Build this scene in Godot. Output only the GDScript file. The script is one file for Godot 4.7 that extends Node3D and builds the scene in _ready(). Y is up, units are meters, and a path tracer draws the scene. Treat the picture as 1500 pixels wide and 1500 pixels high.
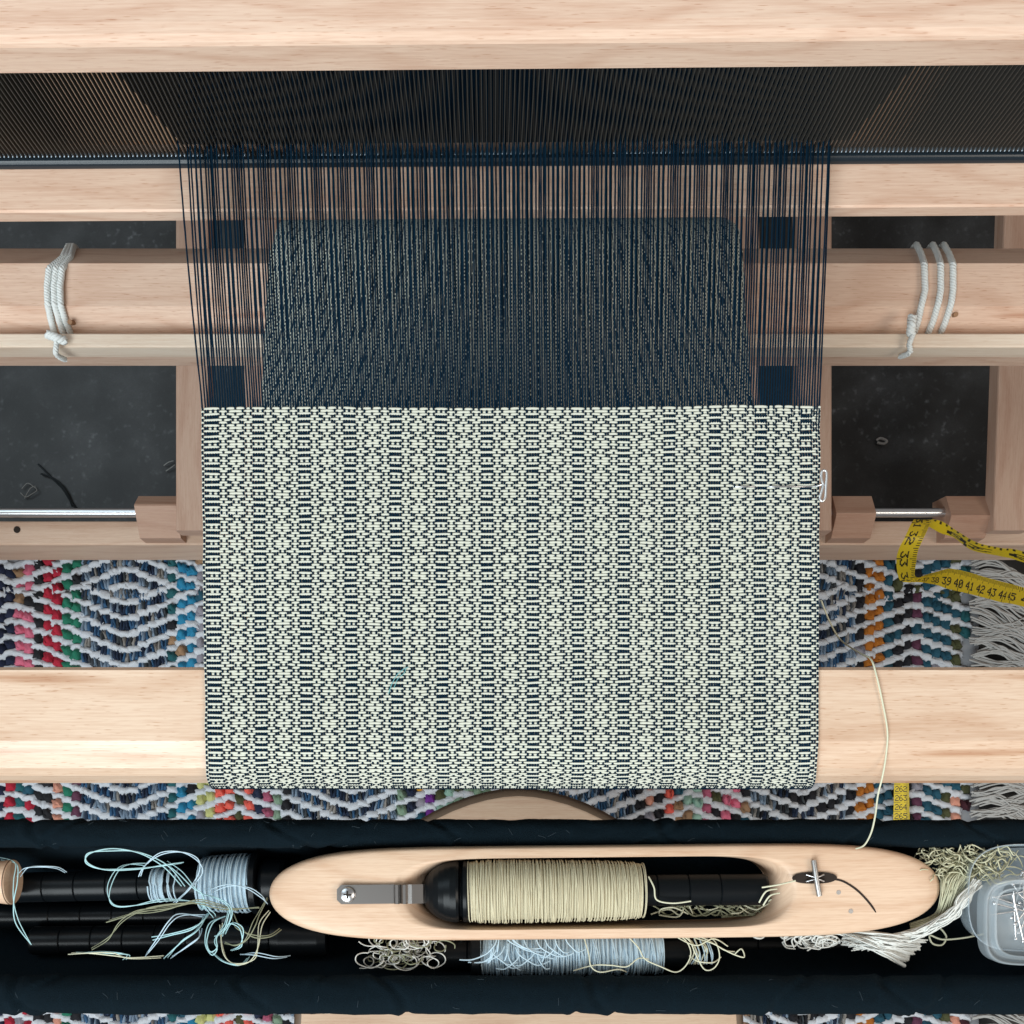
extends Node3D
# A floor loom seen from above: cloth on the breast beam, beater and reed behind it, a pouch with shuttle and bobbins in front.
# Lengths in metres, y up, weaver's side +z. The lens is shifted, its axis straight down.
const FOCAL := 1538.0
const AXIS_X := 722.0
const AXIS_Y := 1150.0
const EYE := 1.22
var rng := RandomNumberGenerator.new()
var names := {}
var mats := {}
var rough_noise := FastNoiseLite.new()

# ---------------------------------------------------------------- helpers
func at(px: float, py: float, depth: float) -> Vector3:      # a place from its bearing and its distance below the lens
	return Vector3((px - AXIS_X) * depth / FOCAL, EYE - depth, (py - AXIS_Y) * depth / FOCAL)

func numbered(n: String, parent: Node) -> String:
	var key := str(parent.get_instance_id()) + n
	var k: int = names.get(key, 0)
	names[key] = k + 1
	return n if k == 0 else "%s_%03d" % [n, k]

func obj(n: String, mesh: Mesh, mat: Material, parent: Node3D = null) -> MeshInstance3D:
	var p: Node3D = parent if parent else self
	var o := MeshInstance3D.new()
	o.name = numbered(n, p)
	o.mesh = mesh
	o.material_override = mat
	p.add_child(o, true)
	return o

func thing(n: String, label: String, category: String, group := "", where := Vector3.ZERO) -> Node3D:
	var o := Node3D.new()
	o.name = numbered(n, self)
	add_child(o, true)
	o.position = where
	return tag(o, label, category, group)

func tag(o: Node3D, label: String, category: String, group := "") -> Node3D:
	o.set_meta("label", label)
	o.set_meta("category", category)
	if group:
		o.set_meta("group", group)
	return o

func lin(r: float, g: float, b: float) -> Color:
	return Color(r, g, b).linear_to_srgb()

func mat(n: String, c: Color, rough := 0.8, metal := 0.0) -> StandardMaterial3D:
	if mats.has(n):
		return mats[n]
	var m := StandardMaterial3D.new()
	m.resource_name = n
	m.albedo_color = c
	m.roughness = rough
	m.metallic = metal
	mats[n] = m
	return m

class MB:
	var v := PackedVector3Array()
	var n := PackedVector3Array()
	var u := PackedVector2Array()
	var c := PackedColorArray()
	var ix := PackedInt32Array()
	func tri(a: Vector3, b: Vector3, d: Vector3, nr: Vector3, ua := Vector2.ZERO, ub := Vector2.ZERO, ud := Vector2.ZERO) -> void:
		var k := v.size()
		v.append(a); v.append(b); v.append(d)
		n.append(nr); n.append(nr); n.append(nr)
		u.append(ua); u.append(ub); u.append(ud)
		if (b - a).cross(d - a).dot(nr) > 0.0:
			ix.append(k); ix.append(k + 2); ix.append(k + 1)
		else:
			ix.append(k); ix.append(k + 1); ix.append(k + 2)
	func quad(a: Vector3, b: Vector3, d: Vector3, e: Vector3, nr: Vector3, ua := Vector2.ZERO, ub := Vector2.ZERO, ud := Vector2.ZERO, ue := Vector2.ZERO) -> void:
		tri(a, b, d, nr, ua, ub, ud)
		tri(a, d, e, nr, ua, ud, ue)
	func box(lo: Vector3, hi: Vector3) -> void:
		for ax in 3:
			for s in 2:
				var nr := Vector3.ZERO
				nr[ax] = 1.0 if s else -1.0
				var p := []
				for k in 4:
					var q := Vector3.ZERO
					q[ax] = hi[ax] if s else lo[ax]
					q[(ax + 1) % 3] = hi[(ax + 1) % 3] if k == 1 or k == 2 else lo[(ax + 1) % 3]
					q[(ax + 2) % 3] = hi[(ax + 2) % 3] if k >= 2 else lo[(ax + 2) % 3]
					p.append(q)
				quad(p[0], p[1], p[2], p[3], nr)
	# rings of equal length joined into a smooth skin; pointing: rough outward direction of an open sheet, ZERO for a closed body
	func loft(rings: Array, closed: bool, pointing := Vector3.ZERO, uvs: Array = [], cap := false) -> void:
		var base := v.size()
		var m: int = rings[0].size()
		var rows := rings.size()
		var mid := Vector3.ZERO
		for r in rings:
			for p in r:
				mid += p
		mid /= float(m * rows)
		var nn := PackedVector3Array()
		nn.resize(m * rows)
		var last := m if closed else m - 1
		for r in rows - 1:
			for k in last:
				var k2 := (k + 1) % m
				var a: Vector3 = rings[r][k]
				var b: Vector3 = rings[r][k2]
				var d: Vector3 = rings[r + 1][k2]
				var e: Vector3 = rings[r + 1][k]
				var f := (d - a).cross(e - b)
				nn[r * m + k] += f; nn[r * m + k2] += f
				nn[(r + 1) * m + k] += f; nn[(r + 1) * m + k2] += f
		var s := 0.0
		for r in rows:
			for k in m:
				var g: Vector3 = nn[r * m + k]
				s += g.dot(pointing) if pointing != Vector3.ZERO else g.dot(rings[r][k] - mid)
		var sg := 1.0 if s >= 0.0 else -1.0
		for r in rows:
			for k in m:
				v.append(rings[r][k])
				n.append((nn[r * m + k] * sg).normalized())
				u.append(uvs[r][k] if uvs.size() else Vector2(float(k) / m, float(r) / rows))
		for r in rows - 1:
			for k in last:
				var k2 := (k + 1) % m
				var a := base + r * m + k
				var b := base + r * m + k2
				var d := base + (r + 1) * m + k2
				var e := base + (r + 1) * m + k
				if sg > 0.0:
					ix.append_array([a, d, b, a, e, d])
				else:
					ix.append_array([a, b, d, a, d, e])
		if cap:
			for end in 2:
				var ring: PackedVector3Array = rings[0] if end == 0 else rings[rows - 1]
				var inner: PackedVector3Array = rings[1] if end == 0 else rings[rows - 2]
				var c0 := Vector3.ZERO
				var c1 := Vector3.ZERO
				for k in m:
					c0 += ring[k]; c1 += inner[k]
				c0 /= m; c1 /= m
				var out := (c0 - c1).normalized()
				if out == Vector3.ZERO:
					out = pointing
				for k in m:
					tri(c0, ring[k], ring[(k + 1) % m], out, Vector2(c0.x, c0.z), Vector2(ring[k].x, ring[k].z), Vector2(ring[(k + 1) % m].x, ring[(k + 1) % m].z))
	func tube(path: PackedVector3Array, r: float, sides: int, cap := false, radii := PackedFloat32Array()) -> void:
		var rings := []
		var cnt := path.size()
		var t0 := (path[1] - path[0]).normalized()
		var up := t0.cross(Vector3(0.31, 0.17, 0.93)).normalized()
		for i in cnt:
			var t := (path[mini(i + 1, cnt - 1)] - path[maxi(i - 1, 0)]).normalized()
			var side := t.cross(up)
			if side.length() < 1e-4:
				side = t.cross(Vector3(0.9, 0.2, 0.4))
			side = side.normalized()
			up = side.cross(t).normalized()
			var ring := PackedVector3Array()
			var rr := radii[i] if radii.size() else r
			for k in sides:
				var a := TAU * k / sides
				ring.append(path[i] + side * (cos(a) * rr) + up * (sin(a) * rr))
			rings.append(ring)
		var base := v.size()
		for i in cnt:
			for k in sides:
				v.append(rings[i][k])
				n.append((rings[i][k] - path[i]).normalized())
				u.append(Vector2(float(k) / sides, float(i) * 0.25))
		for i in cnt - 1:
			for k in sides:
				var k2 := (k + 1) % sides
				var a := base + i * sides + k
				var b := base + i * sides + k2
				ix.append_array([a, b, b + sides, a, b + sides, a + sides])
		if cap:
			for end in 2:
				var ring: PackedVector3Array = rings[0] if end == 0 else rings[cnt - 1]
				var c0: Vector3 = path[0] if end == 0 else path[cnt - 1]
				var out: Vector3 = (path[0] - path[1]).normalized() if end == 0 else (path[cnt - 1] - path[cnt - 2]).normalized()
				for k in sides:
					tri(c0, ring[k], ring[(k + 1) % sides], out)
	func mesh() -> ArrayMesh:
		var arr := []
		arr.resize(Mesh.ARRAY_MAX)
		arr[Mesh.ARRAY_VERTEX] = v
		arr[Mesh.ARRAY_NORMAL] = n
		arr[Mesh.ARRAY_TEX_UV] = u
		if c.size() == v.size():
			arr[Mesh.ARRAY_COLOR] = c
		arr[Mesh.ARRAY_INDEX] = ix
		var am := ArrayMesh.new()
		am.add_surface_from_arrays(Mesh.PRIMITIVE_TRIANGLES, arr)
		return am

# a bar whose cross section (a, b) runs along axis "x" (a = z, b = y), "z" (a = x, b = y) or "y" (a = x, b = z)
func prism(profile: PackedVector2Array, axis: String, from: float, to: float, uoff := 0.0) -> ArrayMesh:
	var mb := MB.new()
	var area := 0.0
	for k in profile.size():
		area += profile[k].cross(profile[(k + 1) % profile.size()])
	var run := uoff * 0.37
	for k in profile.size():
		var p := profile[k]
		var q := profile[(k + 1) % profile.size()]
		var d := (q - p).normalized()
		var o := Vector2(d.y, -d.x) * signf(area)
		var l := p.distance_to(q)
		mb.quad(_put(p, from, axis), _put(q, from, axis), _put(q, to, axis), _put(p, to, axis), _put(o, 0.0, axis),
			Vector2(from + uoff, run), Vector2(from + uoff, run + l), Vector2(to + uoff, run + l), Vector2(to + uoff, run))
		run += l
	var t := Geometry2D.triangulate_polygon(profile)
	for end in 2:
		var w := from if end == 0 else to
		var o := _put(Vector2.ZERO, -1.0 if end == 0 else 1.0, axis)
		for k in range(0, t.size(), 3):
			var a := profile[t[k]]
			var b := profile[t[k + 1]]
			var c := profile[t[k + 2]]
			mb.tri(_put(a, w, axis), _put(b, w, axis), _put(c, w, axis), o, a * 0.4 + Vector2(uoff, 0), b * 0.4 + Vector2(uoff, 0), c * 0.4 + Vector2(uoff, 0))
	return mb.mesh()

func _put(p: Vector2, w: float, axis: String) -> Vector3:
	if axis == "x":
		return Vector3(w, p.y, p.x)
	if axis == "z":
		return Vector3(p.x, p.y, w)
	return Vector3(p.x, w, p.y)

func rrect(a0: float, a1: float, b0: float, b1: float, r: float, seg := 3) -> PackedVector2Array:
	var out := PackedVector2Array()
	for q in 4:
		var c := Vector2(a1 - r if q == 0 or q == 3 else a0 + r, b1 - r if q < 2 else b0 + r)
		for k in seg + 1:
			var a := PI / 2 * (q + float(k) / seg)
			out.append(c + Vector2(cos(a), sin(a)) * r)
	return out

func smooth_path(p: PackedVector3Array, per := 6) -> PackedVector3Array:
	var out := PackedVector3Array()
	for i in p.size() - 1:
		var a := p[maxi(i - 1, 0)]
		var d := p[mini(i + 2, p.size() - 1)]
		for k in per:
			out.append(p[i].cubic_interpolate(p[i + 1], a, d, float(k) / per))
	out.append(p[p.size() - 1])
	return out

func px_path(pts: Array, per := 6) -> PackedVector3Array:     # [[px, py, depth], ...]
	var p := PackedVector3Array()
	for q in pts:
		p.append(at(q[0], q[1], q[2]))
	return smooth_path(p, per)

func rope(path: PackedVector3Array, r: float, pitch: float) -> ArrayMesh:   # three strands laid round each other
	var dense := PackedVector3Array()
	for i in path.size() - 1:
		var l := path[i].distance_to(path[i + 1])
		var k := maxi(1, int(l / (pitch / 7.0)))
		for j in k:
			dense.append(path[i].lerp(path[i + 1], float(j) / k))
	dense.append(path[path.size() - 1])
	var mb := MB.new()
	for s in 3:
		var run := 0.0
		var q := PackedVector3Array()
		for i in dense.size():
			var t := (dense[mini(i + 1, dense.size() - 1)] - dense[maxi(i - 1, 0)]).normalized()
			var side := t.cross(Vector3(0, 1, 0.02)).normalized()
			if t.cross(Vector3(0, 1, 0.02)).length() < 0.05:
				side = t.cross(Vector3(1, 0, 0)).normalized()
			var up := side.cross(t)
			if i > 0:
				run += dense[i].distance_to(dense[i - 1])
			var a := TAU * (run / pitch + s / 3.0)
			q.append(dense[i] + (side * cos(a) + up * sin(a)) * r * 0.56)
		mb.tube(q, r * 0.54, 6, true)
	return mb.mesh()

func lathe_x(x0: float, prof: Array, c: Vector2, sides := 28) -> ArrayMesh:   # prof: [[dx, radius], ...] round an axis along x at (y, z) = c
	var mb := MB.new()
	for i in prof.size() - 1:            # each band apart, so that edges stay crisp
		var rings := []
		for e in 2:
			var ring := PackedVector3Array()
			for k in sides:
				var a := TAU * k / sides
				ring.append(Vector3(x0 + prof[i + e][0], c.x + prof[i + e][1] * cos(a), c.y + prof[i + e][1] * sin(a)))
			rings.append(ring)
		var base := mb.v.size()
		var slope := Vector2(prof[i + 1][0] - prof[i][0], prof[i + 1][1] - prof[i][1])
		for e in 2:
			for k in sides:
				var a := TAU * k / sides
				mb.v.append(rings[e][k])
				mb.n.append(Vector3(-slope.y, slope.x * cos(a), slope.x * sin(a)).normalized())
				mb.u.append(Vector2(rings[e][k].x, a * 0.01))
		for k in sides:
			var k2 := (k + 1) % sides
			mb.ix.append_array([base + k, base + sides + k2, base + k2, base + k, base + sides + k, base + sides + k2])
	return mb.mesh()

func winding(x0: float, x1: float, c: Vector2, r0: float, r1: float, thread: float, wild := 0.3, layers := 1) -> ArrayMesh:
	var mb := MB.new()
	for la in layers:
		var turns := int((x1 - x0) / (thread * (1.75 if la == 0 else 3.6)))
		var seg := 22
		var path := PackedVector3Array()
		var off := 0.0
		for i in turns * seg + 1:
			var f := float(i) / (turns * seg)
			if i % seg == 0:
				off = rng.randf_range(-wild, wild) * thread
			var a := TAU * i / seg + la * 2.0
			var x := lerpf(x0, x1, f) + off + thread * 1.4 * wild * sin(a * 0.5 + i * 0.013) + la * thread * 6.0 * sin(a * 0.37)
			x = clampf(x, minf(x0, x1), maxf(x0, x1))
			var r := lerpf(r0, r1, f) * (1.0 - 0.10 * pow(absf(f * 2.0 - 1.0), 6.0)) + thread * rng.randf_range(0.0, 0.25) + la * thread * 0.7
			path.append(Vector3(x, c.x + r * cos(a), c.y + r * sin(a)))
		mb.tube(path, thread * 0.55, 5)
	return mb.mesh()

func canvas(w: int, h: int, f: Callable) -> ImageTexture:
	var data := PackedByteArray()
	data.resize(w * h * 3)
	var k := 0
	for y in h:
		for x in w:
			var c: Color = f.call(x, y)
			data[k] = int(clampf(c.r, 0, 1) * 255.0)
			data[k + 1] = int(clampf(c.g, 0, 1) * 255.0)
			data[k + 2] = int(clampf(c.b, 0, 1) * 255.0)
			k += 3
	var im := Image.create_from_data(w, h, false, Image.FORMAT_RGB8, data)
	im.generate_mipmaps()
	return ImageTexture.create_from_image(im)

func wood(n: String, sd: int, base: Color, dark: Color, lines: float, swirl: float, flecks := 0.5, turned := false, rough := 0.5) -> StandardMaterial3D:
	var a := FastNoiseLite.new()
	a.seed = sd
	a.noise_type = FastNoiseLite.TYPE_SIMPLEX_SMOOTH
	a.frequency = 1.0
	a.fractal_octaves = 2
	var b: FastNoiseLite = a.duplicate()
	b.seed = sd + 7
	b.fractal_octaves = 1
	var f := func(x: int, y: int) -> Color:
		var fx := x / 2048.0
		var fy := y / 512.0
		var cx := cos(fx * TAU)
		var sx := sin(fx * TAU)
		var big := a.get_noise_3d(cx * 0.45, sx * 0.45, fy * 1.6)
		var ring := sin((fy * lines + big * swirl) * TAU)
		var edge := pow(0.5 + 0.5 * ring, 5.0)
		var fibre := b.get_noise_3d(cx * 2.2, sx * 2.2, fy * 110.0)
		var pore := b.get_noise_3d(cx * 9.0 + 91.0, sx * 9.0, fy * 330.0)
		var t := 0.17 * edge + 0.20 * clampf(big + 0.3, 0.0, 1.0) + 0.13 * fibre + 0.10 * pore + 0.06
		if pore > 0.66:
			t += flecks * (pore - 0.66) * 2.0
		var streak := b.get_noise_3d(cx * 0.5 + 40.0, sx * 0.5, fy * 11.0 + 17.0)
		if streak > 0.62:
			t += flecks * (streak - 0.62) * 1.8
		return base.lerp(dark, clampf(t, 0.0, 1.0))
	var m := mat(n, Color.WHITE, rough)
	m.albedo_texture = canvas(2048, 512, f)
	m.uv1_scale = Vector3(2.2, 9.0, 1.0)
	m.metallic_specular = 0.4
	return m

# ---------------------------------------------------------------- the weave: four shafts, point treadling of six picks, a repeat of eighteen ends
const END := 0.0011070
const PICK := 0.0011965
const ENDS := 244
const ROWS := ["A", "B", "C", "D", "C", "B"]
const LIFTS := {"A": [1, 5], "B": [2, 3, 7, 8, 9], "C": [0, 4, 6], "D": [3, 7, 9]}

func warp_up(i: int, j: int) -> bool:
	if i < 2 or i >= ENDS - 2:
		return (i + j) % 2 == 0
	var k := posmod(i - 13, 18)
	k = mini(k, 18 - k)
	return k in LIFTS[ROWS[posmod(j, 6)]]

var beat := FastNoiseLite.new()

func pick_shift(i: int, j: int) -> float:      # how far a pick bends out of its row where it passes the end i
	var out := 0.00020 * beat.get_noise_2d(i * 1.1, j * 9.0) + 0.0009 * beat.get_noise_2d(i * 0.25 + 700.0, j * 0.45)
	var side := 1.0 if posmod(j, 6) == 1 else (-1.0 if posmod(j, 6) == 5 else 0.0)
	if side != 0.0:
		var k := posmod(i - 13, 18)
		k = mini(k, 18 - k)
		if k == 2:
			out -= 0.00040 * side
		elif k == 3:
			out += 0.00026 * side
	return out

# ---------------------------------------------------------------- the scene
func _ready() -> void:
	rng.seed = 20240611
	beat.seed = 9
	beat.frequency = 0.05
	# camera
	var cam := Camera3D.new()
	cam.name = "camera"
	add_child(cam)
	cam.position = Vector3(0, EYE, 0)
	cam.rotation_degrees = Vector3(-90, 0, 0)
	cam.projection = Camera3D.PROJECTION_FRUSTUM
	cam.near = 0.02
	cam.far = 30.0
	cam.size = 1500.0 / FOCAL * cam.near
	cam.frustum_offset = Vector2((750.0 - AXIS_X) / FOCAL * cam.near, (AXIS_Y - 750.0) / FOCAL * cam.near)
	# the room's even daylight and the window it comes from, up in front of the loom to the left
	var we := WorldEnvironment.new()
	we.name = "daylight"
	var env := Environment.new()
	env.background_mode = Environment.BG_COLOR
	env.background_color = lin(0.27, 0.255, 0.245)
	env.background_energy_multiplier = 1.0
	env.tonemap_mode = Environment.TONE_MAPPER_LINEAR
	env.tonemap_exposure = 1.0
	env.sdfgi_enabled = true
	env.ssao_enabled = true
	env.ssil_enabled = true
	we.environment = env
	add_child(we)
	var key := AreaLight3D.new()
	key.name = "window_light"
	key.area_size = Vector2(1.5, 1.2)
	key.light_color = lin(0.88, 0.97, 1.0)
	key.light_energy = 5.3
	key.area_range = 12.0
	key.shadow_enabled = true
	add_child(key)
	key.look_at_from_position(Vector3(-0.75, 2.15, 1.15), Vector3(0.0, 0.7, -0.05))
	var side := AreaLight3D.new()
	side.name = "side_window_light"
	side.area_size = Vector2(1.1, 1.1)
	side.light_color = lin(0.72, 0.90, 1.0)
	side.light_energy = 1.0
	side.area_range = 12.0
	side.shadow_enabled = true
	add_child(side)
	side.look_at_from_position(Vector3(-1.35, 2.1, -1.05), Vector3(-0.35, 0.3, -0.3))
	var far_side := AreaLight3D.new()
	far_side.name = "far_window_light"
	far_side.area_size = Vector2(0.9, 0.9)
	far_side.light_color = lin(1.0, 0.90, 0.78)
	far_side.light_energy = 1.5
	far_side.area_range = 12.0
	far_side.shadow_enabled = true
	add_child(far_side)
	far_side.look_at_from_position(Vector3(1.35, 2.1, 0.45), Vector3(0.15, 0.6, -0.2))
	_materials()
	_floor_and_rug()
	_loom()
	_cloth()
	_pouch()
	_shuttle()
	_bobbins()
	_yarns()
	_pin_box()
	_tape()
	_small_things()

func _materials() -> void:
	wood("maple pink", 3, Color(0.88, 0.77, 0.69), Color(0.68, 0.49, 0.39), 5.0, 1.5, 0.9)
	wood("maple pale", 11, Color(0.865, 0.765, 0.675), Color(0.66, 0.48, 0.36), 3.0, 0.7, 1.2)
	mats["maple pale"].roughness = 0.36
	mats["maple pale"].metallic_specular = 0.55
	wood("maple plain", 23, Color(0.835, 0.73, 0.645), Color(0.66, 0.49, 0.395), 4.0, 0.6, 0.4)
	wood("shuttle maple", 31, Color(0.865, 0.755, 0.655), Color(0.68, 0.50, 0.38), 5.0, 1.5, 0.2, false, 0.38)
	mat("steel", lin(0.62, 0.63, 0.65), 0.28, 1.0)
	mat("dull steel", lin(0.42, 0.42, 0.42), 0.42, 1.0)
	mat("black lacquer", lin(0.006, 0.014, 0.022), 0.3)
	mat("black plastic", lin(0.004, 0.0055, 0.007), 0.3).metallic_specular = 0.3
	mat("navy warp", lin(0.0022, 0.0160, 0.034), 0.85).metallic_specular = 0.2
	mat("cream weft", lin(0.61, 0.625, 0.54), 0.9).metallic_specular = 0.2
	mat("cream yarn", lin(0.62, 0.565, 0.40), 0.8)
	mat("pale cream yarn", lin(0.66, 0.66, 0.50), 0.8)
	mat("olive yarn", lin(0.25, 0.26, 0.17), 0.85)
	mat("blue yarn", lin(0.50, 0.65, 0.75), 0.8)
	mat("aqua yarn", lin(0.42, 0.66, 0.70), 0.8)
	mat("white cotton", lin(0.72, 0.75, 0.74), 0.85)
	mat("white hank", lin(0.70, 0.71, 0.68), 0.8)
	var cl := mat("black cloth", lin(0.0032, 0.0095, 0.0150), 0.85)
	cl.rim_enabled = true
	cl.rim = 0.07
	cl.rim_tint = 0.5
	cl.metallic_specular = 0.2
	var nt := NoiseTexture2D.new()
	nt.width = 256
	nt.height = 256
	nt.seamless = true
	var fn := FastNoiseLite.new()
	fn.seed = 5
	fn.frequency = 0.2
	nt.noise = fn
	cl.heightmap_enabled = true
	cl.heightmap_texture = nt
	cl.heightmap_scale = 0.09
	cl.uv1_triplanar = true
	cl.uv1_scale = Vector3(40, 40, 40)

# ---------------------------------------------------------------- floor and rug
func _floor_and_rug() -> void:
	var a := FastNoiseLite.new()
	a.seed = 77
	a.fractal_octaves = 5
	a.frequency = 0.012
	var b := FastNoiseLite.new()
	b.seed = 78
	b.frequency = 0.09
	b.fractal_octaves = 3
	var f := func(x: int, y: int) -> Color:
		var t := 0.125 + 0.16 * a.get_noise_2d(x, y)
		var s := b.get_noise_2d(x, y)
		if s > 0.28:
			t += (s - 0.28) * 0.5 * clampf(a.get_noise_2d(x * 0.7 + 900, y * 0.7) + 0.55, 0.0, 1.0)
		t += 0.035 * b.get_noise_2d(x * 5.0, y * 5.0)
		return Color(t * 0.96, t * 0.99, t * 1.02)
	var m := mat("slate", Color.WHITE, 0.42)
	m.albedo_texture = canvas(1024, 1024, f)
	m.roughness_texture = m.albedo_texture
	m.roughness = 0.8
	m.roughness_texture = null
	m.roughness = 0.45
	m.uv1_scale = Vector3(0.9, 0.9, 1)
	var mb := MB.new()
	mb.quad(Vector3(-4, 0, -4), Vector3(4, 0, -4), Vector3(4, 0, 4), Vector3(-4, 0, 4), Vector3.UP, Vector2(-4, -4), Vector2(4, -4), Vector2(4, 4), Vector2(-4, 4))
	var fl := obj("floor", mb.mesh(), m)
	fl.set_meta("kind", "structure")
	_rug()

func pillow(sd: int, ribs: int) -> ArrayMesh:          # a soft lump of rag on a unit square, 1 high
	var r := RandomNumberGenerator.new()
	r.seed = sd
	var rings := []
	for j in 5:
		var ring := PackedVector3Array()
		for i in 6:
			var x := i / 5.0 - 0.5
			var z := j / 4.0 - 0.5
			var h := pow(maxf(0.0, 1.0 - pow(absf(x) * 2.0, 4.0)), 0.5) * pow(maxf(0.0, 1.0 - pow(absf(z) * 2.0, 4.0)), 0.5)
			h *= 1.0 + 0.34 * sin(i * ribs * 1.9 + j * 0.8 + sd) + r.randf_range(-0.25, 0.2)
			ring.append(Vector3(x * 1.06 + r.randf_range(-0.09, 0.09), h - 0.05, z * 1.06 + r.randf_range(-0.12, 0.12)))
		rings.append(ring)
	var mb := MB.new()
	mb.loft(rings, false, Vector3.UP)
	return mb.mesh()

const RAG := {
	"navy": [0.010, 0.016, 0.045], "pink": [0.62, 0.14, 0.22], "black": [0.010, 0.011, 0.014], "red": [0.40, 0.012, 0.035], "green": [0.012, 0.16, 0.095],
	"teal": [0.012, 0.10, 0.115], "sky": [0.018, 0.20, 0.36], "grey": [0.26, 0.25, 0.29], "plum": [0.10, 0.03, 0.06], "salmon": [0.62, 0.28, 0.20],
	"yellow": [0.50, 0.50, 0.20], "coral": [0.72, 0.11, 0.08], "olive": [0.06, 0.065, 0.025], "sage": [0.20, 0.30, 0.21], "rose": [0.38, 0.09, 0.15], "orange": [0.40, 0.13, 0.012],
	"gold": [0.60, 0.29, 0.03], "purple": [0.14, 0.02, 0.22], "tan": [0.30, 0.18, 0.10], "petrol": [0.014, 0.075, 0.12], "maroon": [0.05, 0.008, 0.016], "magenta": [0.36, 0.006, 0.12],
	"mint": [0.28, 0.46, 0.38], "denim_a": [0.035, 0.10, 0.20], "denim_b": [0.012, 0.026, 0.055], "denim_c": [0.20, 0.27, 0.35], "denim_d": [0.26, 0.24, 0.22], "ash": [0.05, 0.055, 0.065], "white": [0.56, 0.585, 0.63],
}
const UPPER := [[-60, "navy"], [21, "pink"], [43, "black"], [68, "red"], [86, "green"], [120, "denim"], [248, "teal"], [262, "sky"], [282, "grey"], [330, "tan"], [1100, "denim"], [1248, "black"], [1266, "orange"], [1292, "petrol"], [1308, "black"], [1338, "plum"], [1348, "coral"], [1358, "petrol"], [1392, "olive"], [1402, "teal"], [1418, "tan"], [1434, "maroon"], [1460, "white"]]
const LOWER := [[-60, "navy"], [6, "red"], [16, "teal"], [40, "red"], [47, "black"], [74, "red"], [83, "salmon"], [89, "green"], [112, "plum"], [123, "denim"], [248, "teal"], [262, "sky"], [284, "grey"], [292, "yellow"], [316, "coral"], [340, "olive"], [351, "red"], [360, "coral"], [376, "navy"], [384, "rose"], [396, "sage"], [416, "black"], [434, "denim"], [578, "sage"], [594, "navy"], [609, "gold"], [619, "purple"], [634, "mint"], [662, "sage"], [800, "denim"], [926, "black"], [952, "salmon"], [970, "coral"], [984, "tan"], [1000, "mint"], [1024, "rose"], [1050, "olive"], [1062, "pink"], [1088, "tan"], [1104, "ash"], [1240, "black"], [1258, "orange"], [1276, "tan"], [1288, "petrol"], [1306, "black"], [1331, "coral"], [1342, "plum"], [1350, "magenta"], [1357, "petrol"], [1380, "olive"], [1388, "salmon"], [1406, "maroon"], [1424, "white"]]

func rag_color(px: float, py: float) -> String:
	var hit := "white"
	for e in (UPPER if py < 1010.0 else LOWER):
		if px >= e[0]:
			hit = e[1]
	if hit == "denim":
		return ["denim_a", "denim_b", "denim_c", "denim_d", "denim_b", "denim_a", "ash", "denim_c"][rng.randi() % 8]
	if hit == "ash":
		return ["ash", "denim_b", "denim_d", "black", "denim_c"][rng.randi() % 5]
	if rng.randf() < 0.10:
		return ["black", "petrol", "tan", "grey", "olive"][rng.randi() % 5]
	return hit

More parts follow.
